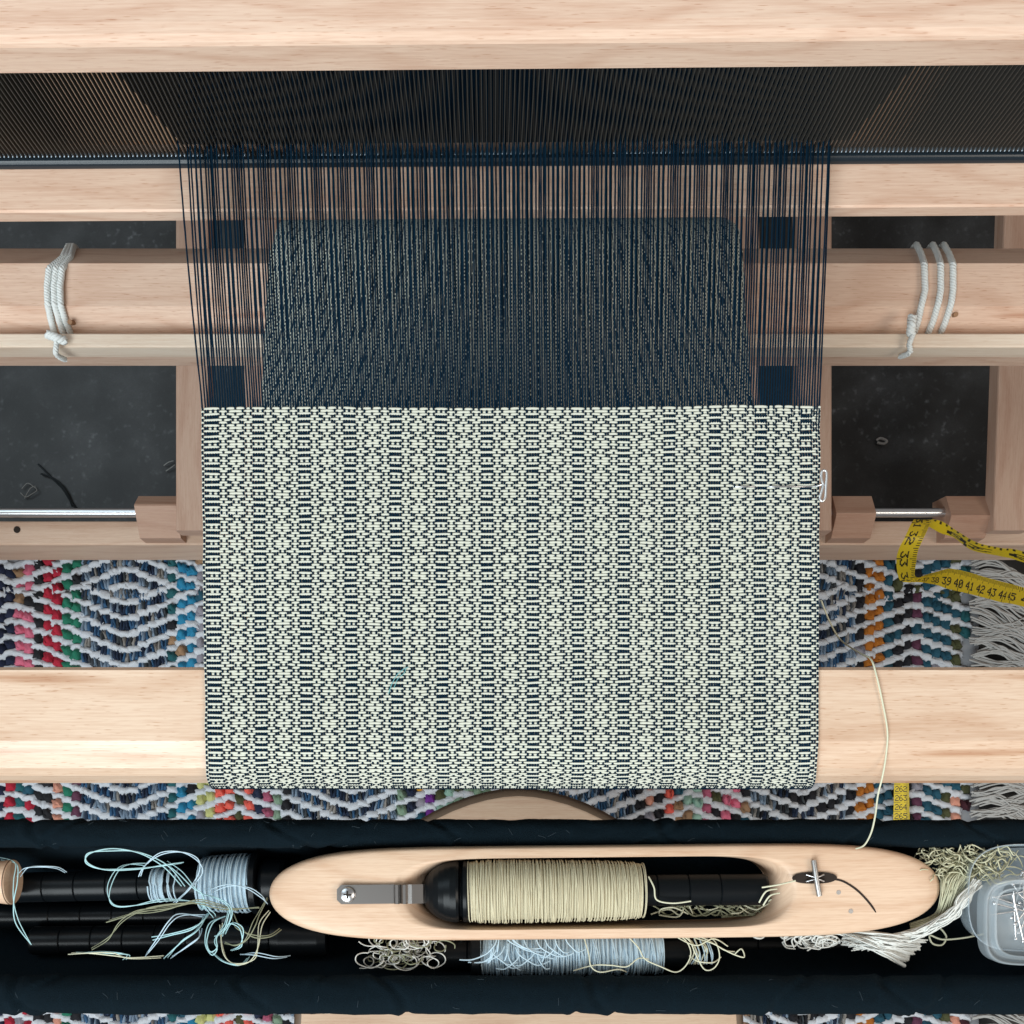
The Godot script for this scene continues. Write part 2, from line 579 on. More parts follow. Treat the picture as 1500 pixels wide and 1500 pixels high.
func _rug() -> void:
	var d := 1.208
	var u := d / FOCAL
	var rug := thing("rag_rug", "multicoloured rag rug with white zigzag cords and fringe on the dark floor under the loom", "rug", "", Vector3(0, 0.002, 0))
	var back := MB.new()
	var lo := at(-90, 812, d)
	var hi := at(1436, 1600, d)
	back.box(Vector3(lo.x, 0.0, lo.z), Vector3(hi.x, 0.006, hi.z))
	obj("rug_base", back.mesh(), mat("rug base", lin(0.30, 0.31, 0.33), 0.95), rug)
	var lumps := [pillow(1, 1), pillow(2, 2), pillow(3, 1), pillow(4, 2), pillow(5, 2), pillow(6, 1), pillow(7, 2), pillow(8, 1)]
	var made := {}
	for k in RAG:
		var m := mat("rag " + k, lin(RAG[k][0], RAG[k][1], RAG[k][2]), 0.9)
		made[k] = m
	var rest_rag := MB.new()
	var rest_white := MB.new()
	var n_rag := 0
	var n_white := 0
	var pitch := 23.0
	var col := 14.0
	for c in range(-6, 108):
		var px := c * col
		var dx := absf(fposmod(px - 185.0 + 165.0, 330.0) - 165.0)
		var kick := rng.randf_range(-1.5, 1.5)
		for r in range(-3, 40):
			for half in 2:
				var ry := 4.0 + r * pitch - 0.42 * dx + kick
				if ry < (-1.0 if half == 0 else -9.0):
					continue
				var py := 858.0 + ry if half == 0 else 858.0 - ry
				if py < 806 or py > 1590 or (half == 1 and ry < -8.0):
					continue
				var seen := (py < 985 and (px < 305 or px > 1190)) or (py > 1146 and py < 1206) or py > 1478
				if px > 1418.0 + 12.0 * sin(py * 0.2):
					continue
				var jobs := [["white", px, py, col * rng.randf_range(1.3, 1.75), rng.randf_range(8.5, 11.5), 0.0042]]
				var cn := rag_color(px, py)
				if cn.begins_with("denim") or cn == "ash":
					for q in 3:
						jobs.append([rag_color(px, py), px + (q - 1) * col / 3.0, py + pitch * 0.5, col * 0.40, 18.0, 0.006])
				else:
					jobs.append([cn, px, py + pitch * 0.5, col * rng.randf_range(1.06, 1.24), rng.randf_range(15.0, 19.0), rng.randf_range(0.006, 0.010)])
				for jb in jobs:
					var w: bool = jb[0] == "white"
					var t := Transform3D(Basis.from_euler(Vector3(rng.randf_range(-0.1, 0.1), rng.randf_range(-0.3, 0.3) + (0.16 * (1.0 if half == 0 else -1.0) * signf(fposmod(px - 185.0 + 165.0, 330.0) - 165.0) if w else 0.0), 0)) * Basis.from_scale(Vector3(jb[3] * u, jb[5] * rng.randf_range(0.8, 1.2), jb[4] * u)), at(jb[1], jb[2], d) * Vector3(1, 0, 1) + Vector3(0, 0.006 + (0.003 if w else 0.0), 0))
					var lump: ArrayMesh = lumps[rng.randi() % 8]
					if seen and ((w and n_white < 290) or (not w and n_rag < 290)):
						var o := obj("cotton_cord" if w else "rag_strip", lump, made[jb[0]], rug)
						o.transform = t
						if w:
							n_white += 1
						else:
							n_rag += 1
						continue
					var mb: MB = rest_white if w else rest_rag
					var arr := lump.surface_get_arrays(0)
					var base := mb.v.size()
					var k := Color(RAG[jb[0]][0], RAG[jb[0]][1], RAG[jb[0]][2])
					var nb := t.basis.inverse().transposed()
					for i in arr[Mesh.ARRAY_VERTEX].size():
						mb.v.append(t * arr[Mesh.ARRAY_VERTEX][i])
						mb.n.append((nb * arr[Mesh.ARRAY_NORMAL][i]).normalized())
						mb.u.append(Vector2.ZERO)
						mb.c.append(k)
					for i in arr[Mesh.ARRAY_INDEX]:
						mb.ix.append(base + i)
	var vm := mat("rags", Color.WHITE, 0.9)
	vm.vertex_color_use_as_albedo = true
	obj("remaining_rags", rest_rag.mesh(), vm, rug).set_meta("kind", "stuff")
	obj("remaining_cords", rest_white.mesh(), vm, rug).set_meta("kind", "stuff")
	# fringe at the rug's end: loose grey tassels
	var fr := MB.new()
	for g in 46:
		var gy := 826.0 + g * 9.2 if g < 42 else 1470.0 + (g - 42) * 20.0
		var bend := rng.randf_range(4, 46)
		var sway := rng.randf() * TAU
		for k in 8:
			var root := Vector2(1426 + rng.randf_range(-8, 8), gy + rng.randf_range(-5, 5))
			var p := []
			for q in 6:
				var f := q / 5.0
				p.append([root.x + f * 92.0, root.y + bend * f * f + 7.0 * sin(f * 5.0 + sway) + f * rng.randf_range(-7, 7), d - 0.008 - 0.007 * sin(f * 3.0) - rng.randf() * 0.005])
			fr.tube(px_path(p, 4), rng.randf_range(0.0008, 0.0014), 5)
	obj("fringe", fr.mesh(), mat("fringe cotton", lin(0.40, 0.40, 0.39), 0.9), rug).set_meta("kind", "stuff")

# ---------------------------------------------------------------- the loom
func tone(m: StandardMaterial3D, n: String, c: Color) -> StandardMaterial3D:   # another board of the same timber
	if mats.has(n):
		return mats[n]
	var q: StandardMaterial3D = m.duplicate()
	q.resource_name = n
	q.albedo_color = c
	mats[n] = q
	return q

func _loom() -> void:
	var loom := thing("floor_loom", "pale maple floor loom with octagonal cloth beam, treadles and overhead beater", "loom")
	var pink: StandardMaterial3D = mats["maple pink"]
	var pale: StandardMaterial3D = mats["maple pale"]
	var plain: StandardMaterial3D = mats["maple plain"]
	var X := 0.66
	var top := EYE - 0.4612
	# breast beam with its two front bevels
	obj("breast_beam", prism(PackedVector2Array([Vector2(-0.0505, top), Vector2(-0.0195, top), Vector2(-0.0135, top - 0.0021), Vector2(-0.0075, top - 0.0056), Vector2(-0.0042, top - 0.0105), Vector2(-0.001, top - 0.021), Vector2(-0.001, top - 0.046), Vector2(-0.004, top - 0.05), Vector2(-0.048, top - 0.05), Vector2(-0.051, top - 0.047), Vector2(-0.052, top - 0.002)]), "x", -X, X, 0.13), pale, loom)
	# cloth beam, eight-sided
	var c := Vector2(-0.292, EYE - 0.643)
	var oct := PackedVector2Array()
	var R := 0.0302 / cos(PI / 8)
	for k in 8:
		var a := PI / 8 + k * PI / 4
		oct.append(c + Vector2(cos(a), sin(a)) * R)
	obj("cloth_beam", prism(oct, "x", -X, X, 0.4), pink, loom)
	# apron stick beside it
	obj("apron_stick", prism(rrect(-0.2630, -0.2548, EYE - 0.626, EYE - 0.611, 0.0010, 2), "x", -X, X, 0.7), wood("apron pine", 47, Color(0.90, 0.84, 0.77), Color(0.75, 0.62, 0.52), 7.0, 0.4, 0.3), loom)
	# lower cross beam
	obj("cross_beam", prism(rrect(-0.2768, -0.2515, EYE - 1.175, EYE - 1.10, 0.002, 3), "x", -X, X, 1.0), plain, loom)
	for s in [[25, 825], [1560, 825]]:
		var hole := MB.new()
		var hp := at(s[0], 776, 1.0998)
		hole.tube(PackedVector3Array([hp, hp + Vector3(0, 0.0006, 0)]), 0.0035, 14, true)
		obj("screw_hole", hole.mesh(), mat("hole dark", lin(0.02, 0.012, 0.008), 0.9), loom)
	# treadles, their rod and the blocks between them
	var slots := [[257, 305, 0.0], [357, 405, 0.0], [1064, 1113, 0.0], [1169, 1219, 0.0], [1455, 1509, 0.075]]
	for s in slots:
		var d := 1.058
		var a := at(s[0], 777, d)
		var b := at(s[1], 777, d)
		var o := obj("treadle", prism(rrect(a.x, b.x, -0.022, 0.0, 0.0022, 2), "z", -0.62, 0.0, s[0] * 0.003), tone(plain, "treadle maple", Color(0.93, 0.90, 0.90)), loom)
		o.position = Vector3(0, a.y, a.z)
		o.rotation.x = s[2]
	for s in [[197, 258, 741], [1225, 1283, 752], [1393, 1453, 755], [-4, 40, 741]]:
		var d := 1.065
		if s[0] < 0:
			continue
		var a := at(s[0], 722, d)
		var b := at(s[1], 783, d)
		var m := at(s[0], s[2], d)
		obj("spacer_block", prism(PackedVector2Array([Vector2(a.z, a.y - 0.012), Vector2(a.z - 0.002, a.y - 0.045), Vector2(b.z + 0.001, a.y - 0.045), Vector2(b.z, a.y - 0.016), Vector2(m.z + 0.004, a.y - 0.001), Vector2(m.z, a.y + 0.001), Vector2(m.z - 0.002, a.y)]), "x", a.x, b.x, s[0] * 0.01), tone(plain, "block maple", Color(0.86, 0.80, 0.78)), loom)
	var rod := MB.new()
	var rp := at(722, 751, 1.082)
	rod.tube(PackedVector3Array([Vector3(-X, rp.y, rp.z), Vector3(X, rp.y, rp.z)]), 0.0047, 20, true)
	obj("treadle_rod", rod.mesh(), mats["steel"], loom)
	# castle boards in the shade behind the reed, with the dark harness between them
	var hb := EYE - 0.55
	for s in [1, -1]:
		var poly := PackedVector2Array()
		for q in ([[-420, -60], [20, -60], [262, 206], [-420, 206]] if s == 1 else [[1480, -60], [1242, 205], [1950, 205], [1950, -60]]):
			var w := at(q[0], q[1], 0.55)
			poly.append(Vector2(w.x, w.z))
		obj("castle_board", prism(poly, "y", hb - 0.02, hb, 0.3), tone(plain, "castle maple", Color(1.0, 0.92, 0.82)), loom)
	var shaft := MB.new()
	shaft.box(Vector3(-0.30, EYE - 0.62, -0.52), Vector3(0.30, EYE - 0.60, -0.345))
	obj("harness_frame", shaft.mesh(), mat("black harness", lin(0.010, 0.010, 0.010), 0.8), loom)
	# side frames at both ends
	for s in [-1, 1]:
		for z in [[-0.30, -0.24], [-0.06, 0.0]]:
			obj("side_post", prism(rrect(s * 0.69 - 0.03, s * 0.69 + 0.03, z[0], z[1], 0.003, 2), "y", 0.0, EYE - 0.37, 0.2), plain, loom)
	# beater: hand rail above, race board below the reed
	var beater := Node3D.new()
	beater.name = "beater"
	loom.add_child(beater, true)
	beater.rotation.y = 0.0062
	var hr := obj("hand_rail", prism(PackedVector2Array([Vector2(-0.269, EYE - 0.3945), Vector2(-0.269, EYE - 0.3812), Vector2(-0.2696, EYE - 0.3798), Vector2(-0.2722, EYE - 0.3788), Vector2(-0.276, EYE - 0.3784), Vector2(-0.34, EYE - 0.3784), Vector2(-0.34, EYE - 0.3945)]), "x", -X, X, 0.55), mats["maple pink"], beater)
	hr.rotation.y = 0.002
	var ty := EYE - 0.4587
	obj("race_board", prism(PackedVector2Array([Vector2(-0.2785, ty), Vector2(-0.2503, ty), Vector2(-0.2495, ty - 0.0008), Vector2(-0.2495, ty - 0.0078), Vector2(-0.2505, ty - 0.0088), Vector2(-0.2645, ty - 0.0088), Vector2(-0.2645, ty - 0.034), Vector2(-0.2785, ty - 0.034)]), "x", -X, X, 0.05), mats["maple pink"], beater).position.z = -0.0022
	# the reed lifts out of the beater
	var reed := thing("reed", "steel reed with black rim, standing under the hand rail of the beater", "reed")
	reed.rotation.y = 0.0062
	reed.position.z = -0.0022
	var wire := MB.new()
	wire.box(Vector3(-0.00014, EYE - 0.4555, -0.2732), Vector3(0.00014, EYE - 0.388, -0.2708))
	var wm := wire.mesh()
	for k in range(-139, 139):
		obj("reed_wire", wm, mat("wire steel", lin(0.12, 0.115, 0.105), 0.5, 0.7), reed).position.x = (k + 0.5) * 0.00186
	var rim := PackedVector2Array()
	for k in 13:
		var a := PI * k / 12.0
		rim.append(Vector2(-0.2699 + cos(a) * 0.0024, EYE - 0.4577 + sin(a) * 0.0033))
	obj("rim", prism(rim, "x", -0.5, 0.5), mats["black lacquer"], reed)
	var coil := PackedVector3Array()
	for k in range(-139 * 10, 139 * 10):
		var a := TAU * k / 10.0
		coil.append(Vector3(k * 0.000186, EYE - 0.4553 + 0.0007 * sin(a), -0.2720 + 0.0011 * cos(a)))
	var cm := MB.new()
	cm.tube(coil, 0.00042, 5)
	obj("binding_coil", cm.mesh(), mat("coil wire", lin(0.30, 0.36, 0.42), 0.35, 0.6), reed)
	# cords that tie the apron stick to the cloth beam
	var sets := [
		["white braided cord lashing three turns round the cloth beam, knotted on the stick at left", [[[101, 360], [92, 378], [72, 394], [69, 420], [70, 446], [75, 470], [81, 492]], [[104, 360], [97, 378], [82, 394], [79, 420], [80, 446], [87, 470], [93, 489]], [[108, 360], [103, 378], [91, 394], [88, 420], [89, 446], [96, 470], [104, 489]]], [[105, 472], [70, 490, 96, 500], [84, 494, 82, 524]]],
		["white twisted cord spread in three loose turns over the cloth beam at right", [[[1342, 358], [1349, 372], [1354, 388], [1355, 425], [1350, 446], [1345, 470], [1337, 494]], [[1366, 358], [1373, 372], [1378, 388], [1378, 425], [1374, 446], [1367, 470], [1360, 487]], [[1382, 358], [1390, 372], [1396, 388], [1396, 425], [1393, 446], [1386, 468], [1379, 486]]], [[1397, 461], [1336, 464, 1334, 490], [1338, 488, 1332, 520]]],
	]
	for st in sets:
		var lash := thing("cord_lashing", st[0], "cord", "cords tied round the cloth beam")
		for turn in st[1]:
			var p := PackedVector3Array()
			for q in turn:
				var d: float
				if q[1] < 386:
					d = lerpf(0.611, 0.6295, (386.0 - q[1]) / 22.0)
				elif q[1] > 449:
					d = lerpf(0.611, 0.627, (q[1] - 449.0) / 50.0)
				else:
					d = 0.6105
				p.append(at(q[0], q[1], d))
			p.insert(0, p[0] + Vector3(0, -0.02, 0.001))
			p.append(p[p.size() - 1] + Vector3(0, -0.012, 0.0))
			obj("cord_turn", rope(p, 0.00190, 0.0050), mats["white cotton"], lash)
		var e: Array = st[2]
		var k1: Array = e[1]
		var k2: Array = e[2]
		obj("knot", rope(smooth_path(PackedVector3Array([at(k1[0], k1[1], 0.607), at((k1[0] + k1[2]) * 0.5, (k1[1] + k1[3]) * 0.5, 0.6055), at(k1[2], k1[3], 0.608)])), 0.0026, 0.0060), mats["white cotton"], lash)
		obj("cord_tail", rope(smooth_path(PackedVector3Array([at(k2[0], k2[1], 0.607), at(k2[2], (k2[1] + k2[3]) * 0.5, 0.6065), at(k2[2] + 1, k2[3] - 4, 0.609), at(k2[2] + (14 if st[1][0][0][0] < 500 else -14), k2[3] + 3, 0.618)])), 0.0016, 0.0042), mats["white cotton"], lash)
		var pegmb := MB.new()
		var pw := at(e[0][0], e[0][1], 0.617)
		pegmb.tube(PackedVector3Array([pw + Vector3(0, -0.006, -0.002), pw + Vector3(0, 0.003, 0.0012)]), 0.0014, 12, true)
		obj("peg", pegmb.mesh(), mat("peg wood", lin(0.30, 0.16, 0.08), 0.6), lash)

# ---------------------------------------------------------------- warp, cloth and the roll
const FELL_Z := -0.1654
const XL := -0.1272
const XR := 0.1428
const ARC_R := 0.0215

func cloth_path(s: float) -> Array:            # [y, z, ny, nz] at the distance s from the fell
	var flat := -0.0205 - FELL_Z
	var y := EYE - 0.46
	if s < flat:
		return [y, FELL_Z + s, 1.0, 0.0]
	var a := (s - flat) / ARC_R
	if a < PI / 2:
		return [y - ARC_R * (1.0 - cos(a)), -0.0205 + ARC_R * sin(a), cos(a), sin(a)]
	return [y - ARC_R - (s - flat - ARC_R * PI / 2), -0.0205 + ARC_R, 0.0, 1.0]

func end_x(i: float, s: float) -> float:
	var f := i / (ENDS - 1.0)
	var flare := 0.0035 * smoothstep(0.142, 0.19, s)
	return lerpf(XL + s * 0.012 - flare, XR - s * 0.006 + flare, f) + 0.00012 * sin(s * 260.0 + f * 40.0) + 0.0004 * beat.get_noise_2d(i * 2.0, s * 900.0)

func _cloth() -> void:
	var web := thing("handwoven_cloth", "handwoven cloth with cream and navy diamonds and its navy warp, over the breast beam", "cloth")
	var picks := 168
	var ups := []
	for j in picks:
		var row := PackedByteArray()
		row.resize(ENDS)
		for i in ENDS:
			row[i] = 1 if warp_up(i, j + 2) else 0
		ups.append(row)
	var skew := PackedFloat32Array()
	for j in picks:
		skew.append(rng.randf_range(-0.00009, 0.00009))
	# the cream weft: one yarn to and fro
	var sides := 6
	var mb := MB.new()
	var cs := PackedVector2Array()
	for k in sides:
		cs.append(Vector2(cos(TAU * k / sides), sin(TAU * k / sides)))
	for j in picks:
		var base := mb.v.size()
		var cnt := 0
		var ph := rng.randf() * 9.0
		var row: PackedByteArray = ups[j]
		for q in range(-1, ENDS + 1):
			var i := clampi(q, 0, ENDS - 1)
			var up: bool = row[i] == 1
			var f := i / (ENDS - 1.0)
			var bow := (0.0004 * sin(f * PI) - 0.0009 * f) * clampf(1.0 - j / 40.0, 0.0, 1.0)
			var s := j * PICK + skew[j] + 0.00005 * sin(i * 0.35 + ph) + bow + 0.0006 + pick_shift(i, j + 2)
			var h := -0.00030 if up else 0.00022
			var wide := 0.00044 if up else 0.00054
			if not up and i > 0 and i < ENDS - 1 and row[i - 1] == 0 and row[i + 1] == 0:
				h = 0.00030
				wide = 0.00061
			if q < 0 or q >= ENDS:
				h = -0.0001
				wide = 0.0005
			var pp := cloth_path(maxf(s, -0.001))
			var x := end_x(i, s) + (0.0 if q == i else signf(q - i) * 0.0006)
			var n0 := Vector3(0, pp[2], pp[3])
			var t0 := Vector3(0, -pp[3], pp[2])
			var p := Vector3(x, pp[0], pp[1]) + n0 * (h + rng.randf_range(-0.00003, 0.00003))
			for k in sides:
				mb.v.append(p + t0 * (cs[k].x * wide) + n0 * (cs[k].y * 0.00027))
				mb.n.append((t0 * (cs[k].x / wide) + n0 * (cs[k].y / 0.00027)).normalized())
				mb.u.append(Vector2(i * 0.1, k * 0.2))
			cnt += 1
		for q in cnt - 1:
			for k in sides:
				var a := base + q * sides + k
				var b := base + q * sides + (k + 1) % sides
				mb.ix.append_array([a, b, b + sides, a, b + sides, a + sides])
	var wefts := obj("weft", mb.mesh(), mats["cream weft"], web)
	wefts.set_meta("kind", "stuff")
	# the navy warp ends: woven in, then open up to the reed and through its dents
	var grp := [[0, -1], [0, 1], [1, 0], [2, -1], [2, 1]]
	var ws := 5
	for i in ENDS:
		var m := MB.new()
		var pts := PackedVector3Array()
		var nrm := PackedVector3Array()
		var g: Array = grp[i % 5]
		var dent := (i / 5) * 3 + int(g[0]) - 73
		var xr: float = (dent + 0.0) * 0.00189 + g[1] * 0.00030 + 0.0069 + rng.randf_range(-0.00006, 0.00006)
		if i == 0:
			xr -= 0.0026
		var hr := EYE - 0.4485 + (0.0012 if i % 2 == 0 else -0.0012) + rng.randf_range(-0.0006, 0.0006)
		var zr: float = -0.2742 - 0.0062 * xr
		var x0 := end_x(i, 0.0)
		pts.append(Vector3(xr, hr + (0.006 if i % 2 else -0.010), -0.42)); nrm.append(Vector3.UP)
		pts.append(Vector3(xr, hr + (0.001 if i % 2 else -0.002), -0.30)); nrm.append(Vector3.UP)
		pts.append(Vector3(xr, hr, zr)); nrm.append(Vector3.UP)
		var fell := Vector3(x0, EYE - 0.46, FELL_Z - 0.001)
		for q in range(1, 24):
			var f := q / 24.0
			var w := Vector3(xr, hr, zr).lerp(fell, f)
			var ease := f * f * 0.35 + f * 0.65
			w.x = lerpf(xr, x0, ease) + rng.randf_range(-0.00004, 0.00004)
			pts.append(w); nrm.append(Vector3.UP)
		for j in picks:
			var s := j * PICK + 0.0006 + pick_shift(i, j + 2)
			var pp := cloth_path(s)
			var n0 := Vector3(0, pp[2], pp[3])
			var up: bool = ups[j][i] == 1
			pts.append(Vector3(end_x(i, s) + rng.randf_range(-0.00004, 0.00004), pp[0], pp[1]) + n0 * (0.00060 if up else -0.00030))
			nrm.append(n0)
		var kk := posmod(i - 13, 18)
		var block := mini(kk, 18 - kk) >= 7
		for q in pts.size():
			var n0 := nrm[q]
			var r := rng.randf_range(0.00036, 0.00044) if q < 26 else (rng.randf_range(0.00047, 0.00052) if block else rng.randf_range(0.00040, 0.00045))
			for k in ws:
				var a := TAU * k / ws + PI / 2
				var o := Vector3.RIGHT * cos(a) + n0 * sin(a)
				m.v.append(pts[q] + o * r)
				m.n.append(o)
				m.u.append(Vector2(k * 0.2, q * 0.1))
		for q in pts.size() - 1:
			for k in ws:
				var a := q * ws + k
				var b := q * ws + (k + 1) % ws
				m.ix.append_array([a, b + ws, b, a, a + ws, b + ws])
		obj("warp_thread", m.mesh(), mats["navy warp"], web)
	# woven cloth already wound on the cloth beam, and the stretch that runs back to it under the breast beam
	var tile := canvas(144, 48, func(x: int, y: int) -> Color:
		var i := x / 8
		var j := y / 8
		var k := posmod(i - 13, 18)
		k = mini(k, 18 - k)
		var up: bool = k in LIFTS[ROWS[j]]
		var ex := (x % 8) / 7.0 - 0.5
		var ey := (y % 8) / 7.0 - 0.5
		if (not up and absf(ex) < 0.31) or (up and absf(ex) > 0.47):         # the roll shows the web's reverse, where the warp floats
			return lin(0.0022, 0.016, 0.034)
		var e := 0.86 if absf(ey) > 0.45 else 1.0
		return lin(0.61 * e, 0.625 * e, 0.54 * e))
	var tm := mat("woven cloth", Color.WHITE, 0.85)
	tm.albedo_texture = tile
	tm.heightmap_enabled = true
	tm.heightmap_texture = tile
	tm.heightmap_scale = 0.03
	var cz := -0.292
	var cy := EYE - 0.643
	var R := 0.0495
	var E := Vector2(-0.006, EYE - 0.526)
	var D := E - Vector2(cz, cy)
	var ta := D.angle() + acos(R / D.length())
	var pth := PackedVector2Array()
	for k in 60:
		var a := lerpf(ta + TAU * 0.98, ta, k / 59.0)
		pth.append(Vector2(cz, cy) + Vector2(cos(a), sin(a)) * (R - 0.0012 * (1.0 - k / 59.0)))
	var roll_end := pth.size()
	var last := pth[roll_end - 1]
	for k in range(1, 13):
		pth.append(last.lerp(E, k / 12.0))
	pth.append(Vector2(0.0008, EYE - 0.512))
	pth.append(Vector2(0.0012, EYE - 0.496))
	for part in 2:
		var rings := []
		var uvs := []
		var run := 0.0
		for k in pth.size():
			if k > 0:
				run += pth[k].distance_to(pth[k - 1])
			if (part == 0 and k >= roll_end) or (part == 1 and k < roll_end - 1):
				continue
			var ring := PackedVector3Array()
			var uv := PackedVector2Array()
			for q in 41:
				var f := q / 40.0
				var tuck := 0.0
				if part == 0:
					var tt := clampf((-0.310 - pth[k].x) / 0.028, 0.0, 1.0)
					tuck = 0.015 * (1.0 - sqrt(1.0 - tt * tt)) + 0.001
				var x := lerpf(XL + 0.001 + tuck, XR - 0.001 - tuck, f) + (0.0007 * sin(k * 0.7) if q == 0 or q == 40 else 0.0)
				var w := pth[k]
				ring.append(Vector3(x, w.y + 0.0004 * sin(f * 23.0 + k * 0.4), w.x))
				uv.append(Vector2((x - XL) / (END * 18.0), run / (PICK * 6.0)))
			rings.append(ring)
			uvs.append(uv)
		var cmb := MB.new()
		cmb.loft(rings, false, Vector3.UP if part == 1 else Vector3.ZERO, uvs)
		obj("cloth_roll" if part == 0 else "returning_cloth", cmb.mesh(), tm, web)
	# a plain core fills the roll's ends
	var core := MB.new()
	core.tube(PackedVector3Array([Vector3(XL + 0.018, cy, cz), Vector3(XR - 0.018, cy, cz)]), R - 0.004, 40, true)
	obj("roll_core", core.mesh(), mats["cream weft"], web)

# ---------------------------------------------------------------- the pouch that hangs in front of the loom
const POUCH_D := 0.528

func _pouch() -> void:
	var pouch := thing("cloth_pouch", "black cloth pouch slung between two wrapped rods in front of the breast beam", "pouch")
	var bars := [[1221.0, 20.5, 0.528, 11], [1457.0, 28.0, 0.522, 12]]
	for bar in bars:
		var d: float = bar[2]
		var r: float = bar[1] * d / FOCAL
		var c := at(0, bar[0], d)
		var rings := []
		var bn := FastNoiseLite.new()
		bn.seed = int(bar[0])
		bn.frequency = 1.0
		for k in 421:
			var x := -0.34 + 0.7 * k / 420.0
			var ring := PackedVector3Array()
			for q in 28:
				var a := TAU * q / 28.0
				var fold := 0.0
				for w in bar[3]:                  # soft diagonal pulls where the cloth is wrapped round the rod
					var xx: float = -0.31 + w * (0.66 / bar[3]) + 0.03 * sin(w * 2.4)
					var dd := (x - xx) + sin(a) * (0.010 if w % 2 == 0 else -0.008) + 0.003 * sin(a * 2.0 + w)
					fold += 0.0009 * exp(-dd * dd / 0.000005) - 0.0013 * exp(-(dd - 0.0035) * (dd - 0.0035) / 0.000006)
				var rr := r + fold + 0.0008 * bn.get_noise_2d(x * 40.0, a * 0.8)
				ring.append(Vector3(x, c.y + cos(a) * rr, c.z + sin(a) * rr))
			rings.append(ring)
		var mb := MB.new()
		mb.loft(rings, true, Vector3.ZERO, [], true)
		obj("wrapped_rod", mb.mesh(), mats["black cloth"], pouch)
	var a0 := at(0, 1240, 0.528)
	var b0 := at(0, 1438, 0.524)
	var rings2 := []
	var bn2 := FastNoiseLite.new()
	bn2.seed = 41
	bn2.frequency = 1.0
	for k in 141:
		var x := -0.34 + 0.7 * k / 140.0
		var ring := PackedVector3Array()
		for q in 25:
			var f := q / 24.0
			var sag := 0.052 * pow(sin(f * PI), 0.7)
			var crease := 0.007 * bn2.get_noise_2d(x * 22.0 + f * 4.0, f * 5.0) * sin(f * PI)
			crease += 0.0016 * sin((x * 55.0 + f * 5.0) * 1.9) * sin(f * PI) * bn2.get_noise_2d(x * 9.0, 3.0)
			ring.append(Vector3(x, lerpf(a0.y, b0.y, f) - sag + crease, lerpf(a0.z - 0.004, b0.z + 0.004, f)))
		rings2.append(ring)
	var sl := MB.new()
	sl.loft(rings2, false, Vector3.UP)
	obj("sling", sl.mesh(), mats["black cloth"], pouch)
	var lint := MB.new()
	for k in 70:
		var bar: Array = bars[k % 2]
		var x := rng.randf_range(-0.27, 0.27)
		var a := rng.randf_range(-1.1, 1.1)
		var c := at(0, bar[0], bar[2])
		var r: float = bar[1] * bar[2] / FOCAL + 0.0003
		var p := PackedVector3Array()
		var l := rng.randf_range(0.0006, 0.0016)
		var tw := rng.randf() * TAU
		for q in 4:
			var aa := a + q * l * sin(tw) / r + 0.02 * sin(q * 2.0 + k)
			p.append(Vector3(x + q * l * cos(tw), c.y + cos(aa) * r, c.z + sin(aa) * r))
		lint.tube(p, 0.00007, 4)
	obj("lint_fibres", lint.mesh(), mat("lint blue", lin(0.05, 0.075, 0.095), 0.9), pouch).set_meta("kind", "stuff")

# ---------------------------------------------------------------- the boat shuttle
const SH_D := 0.515

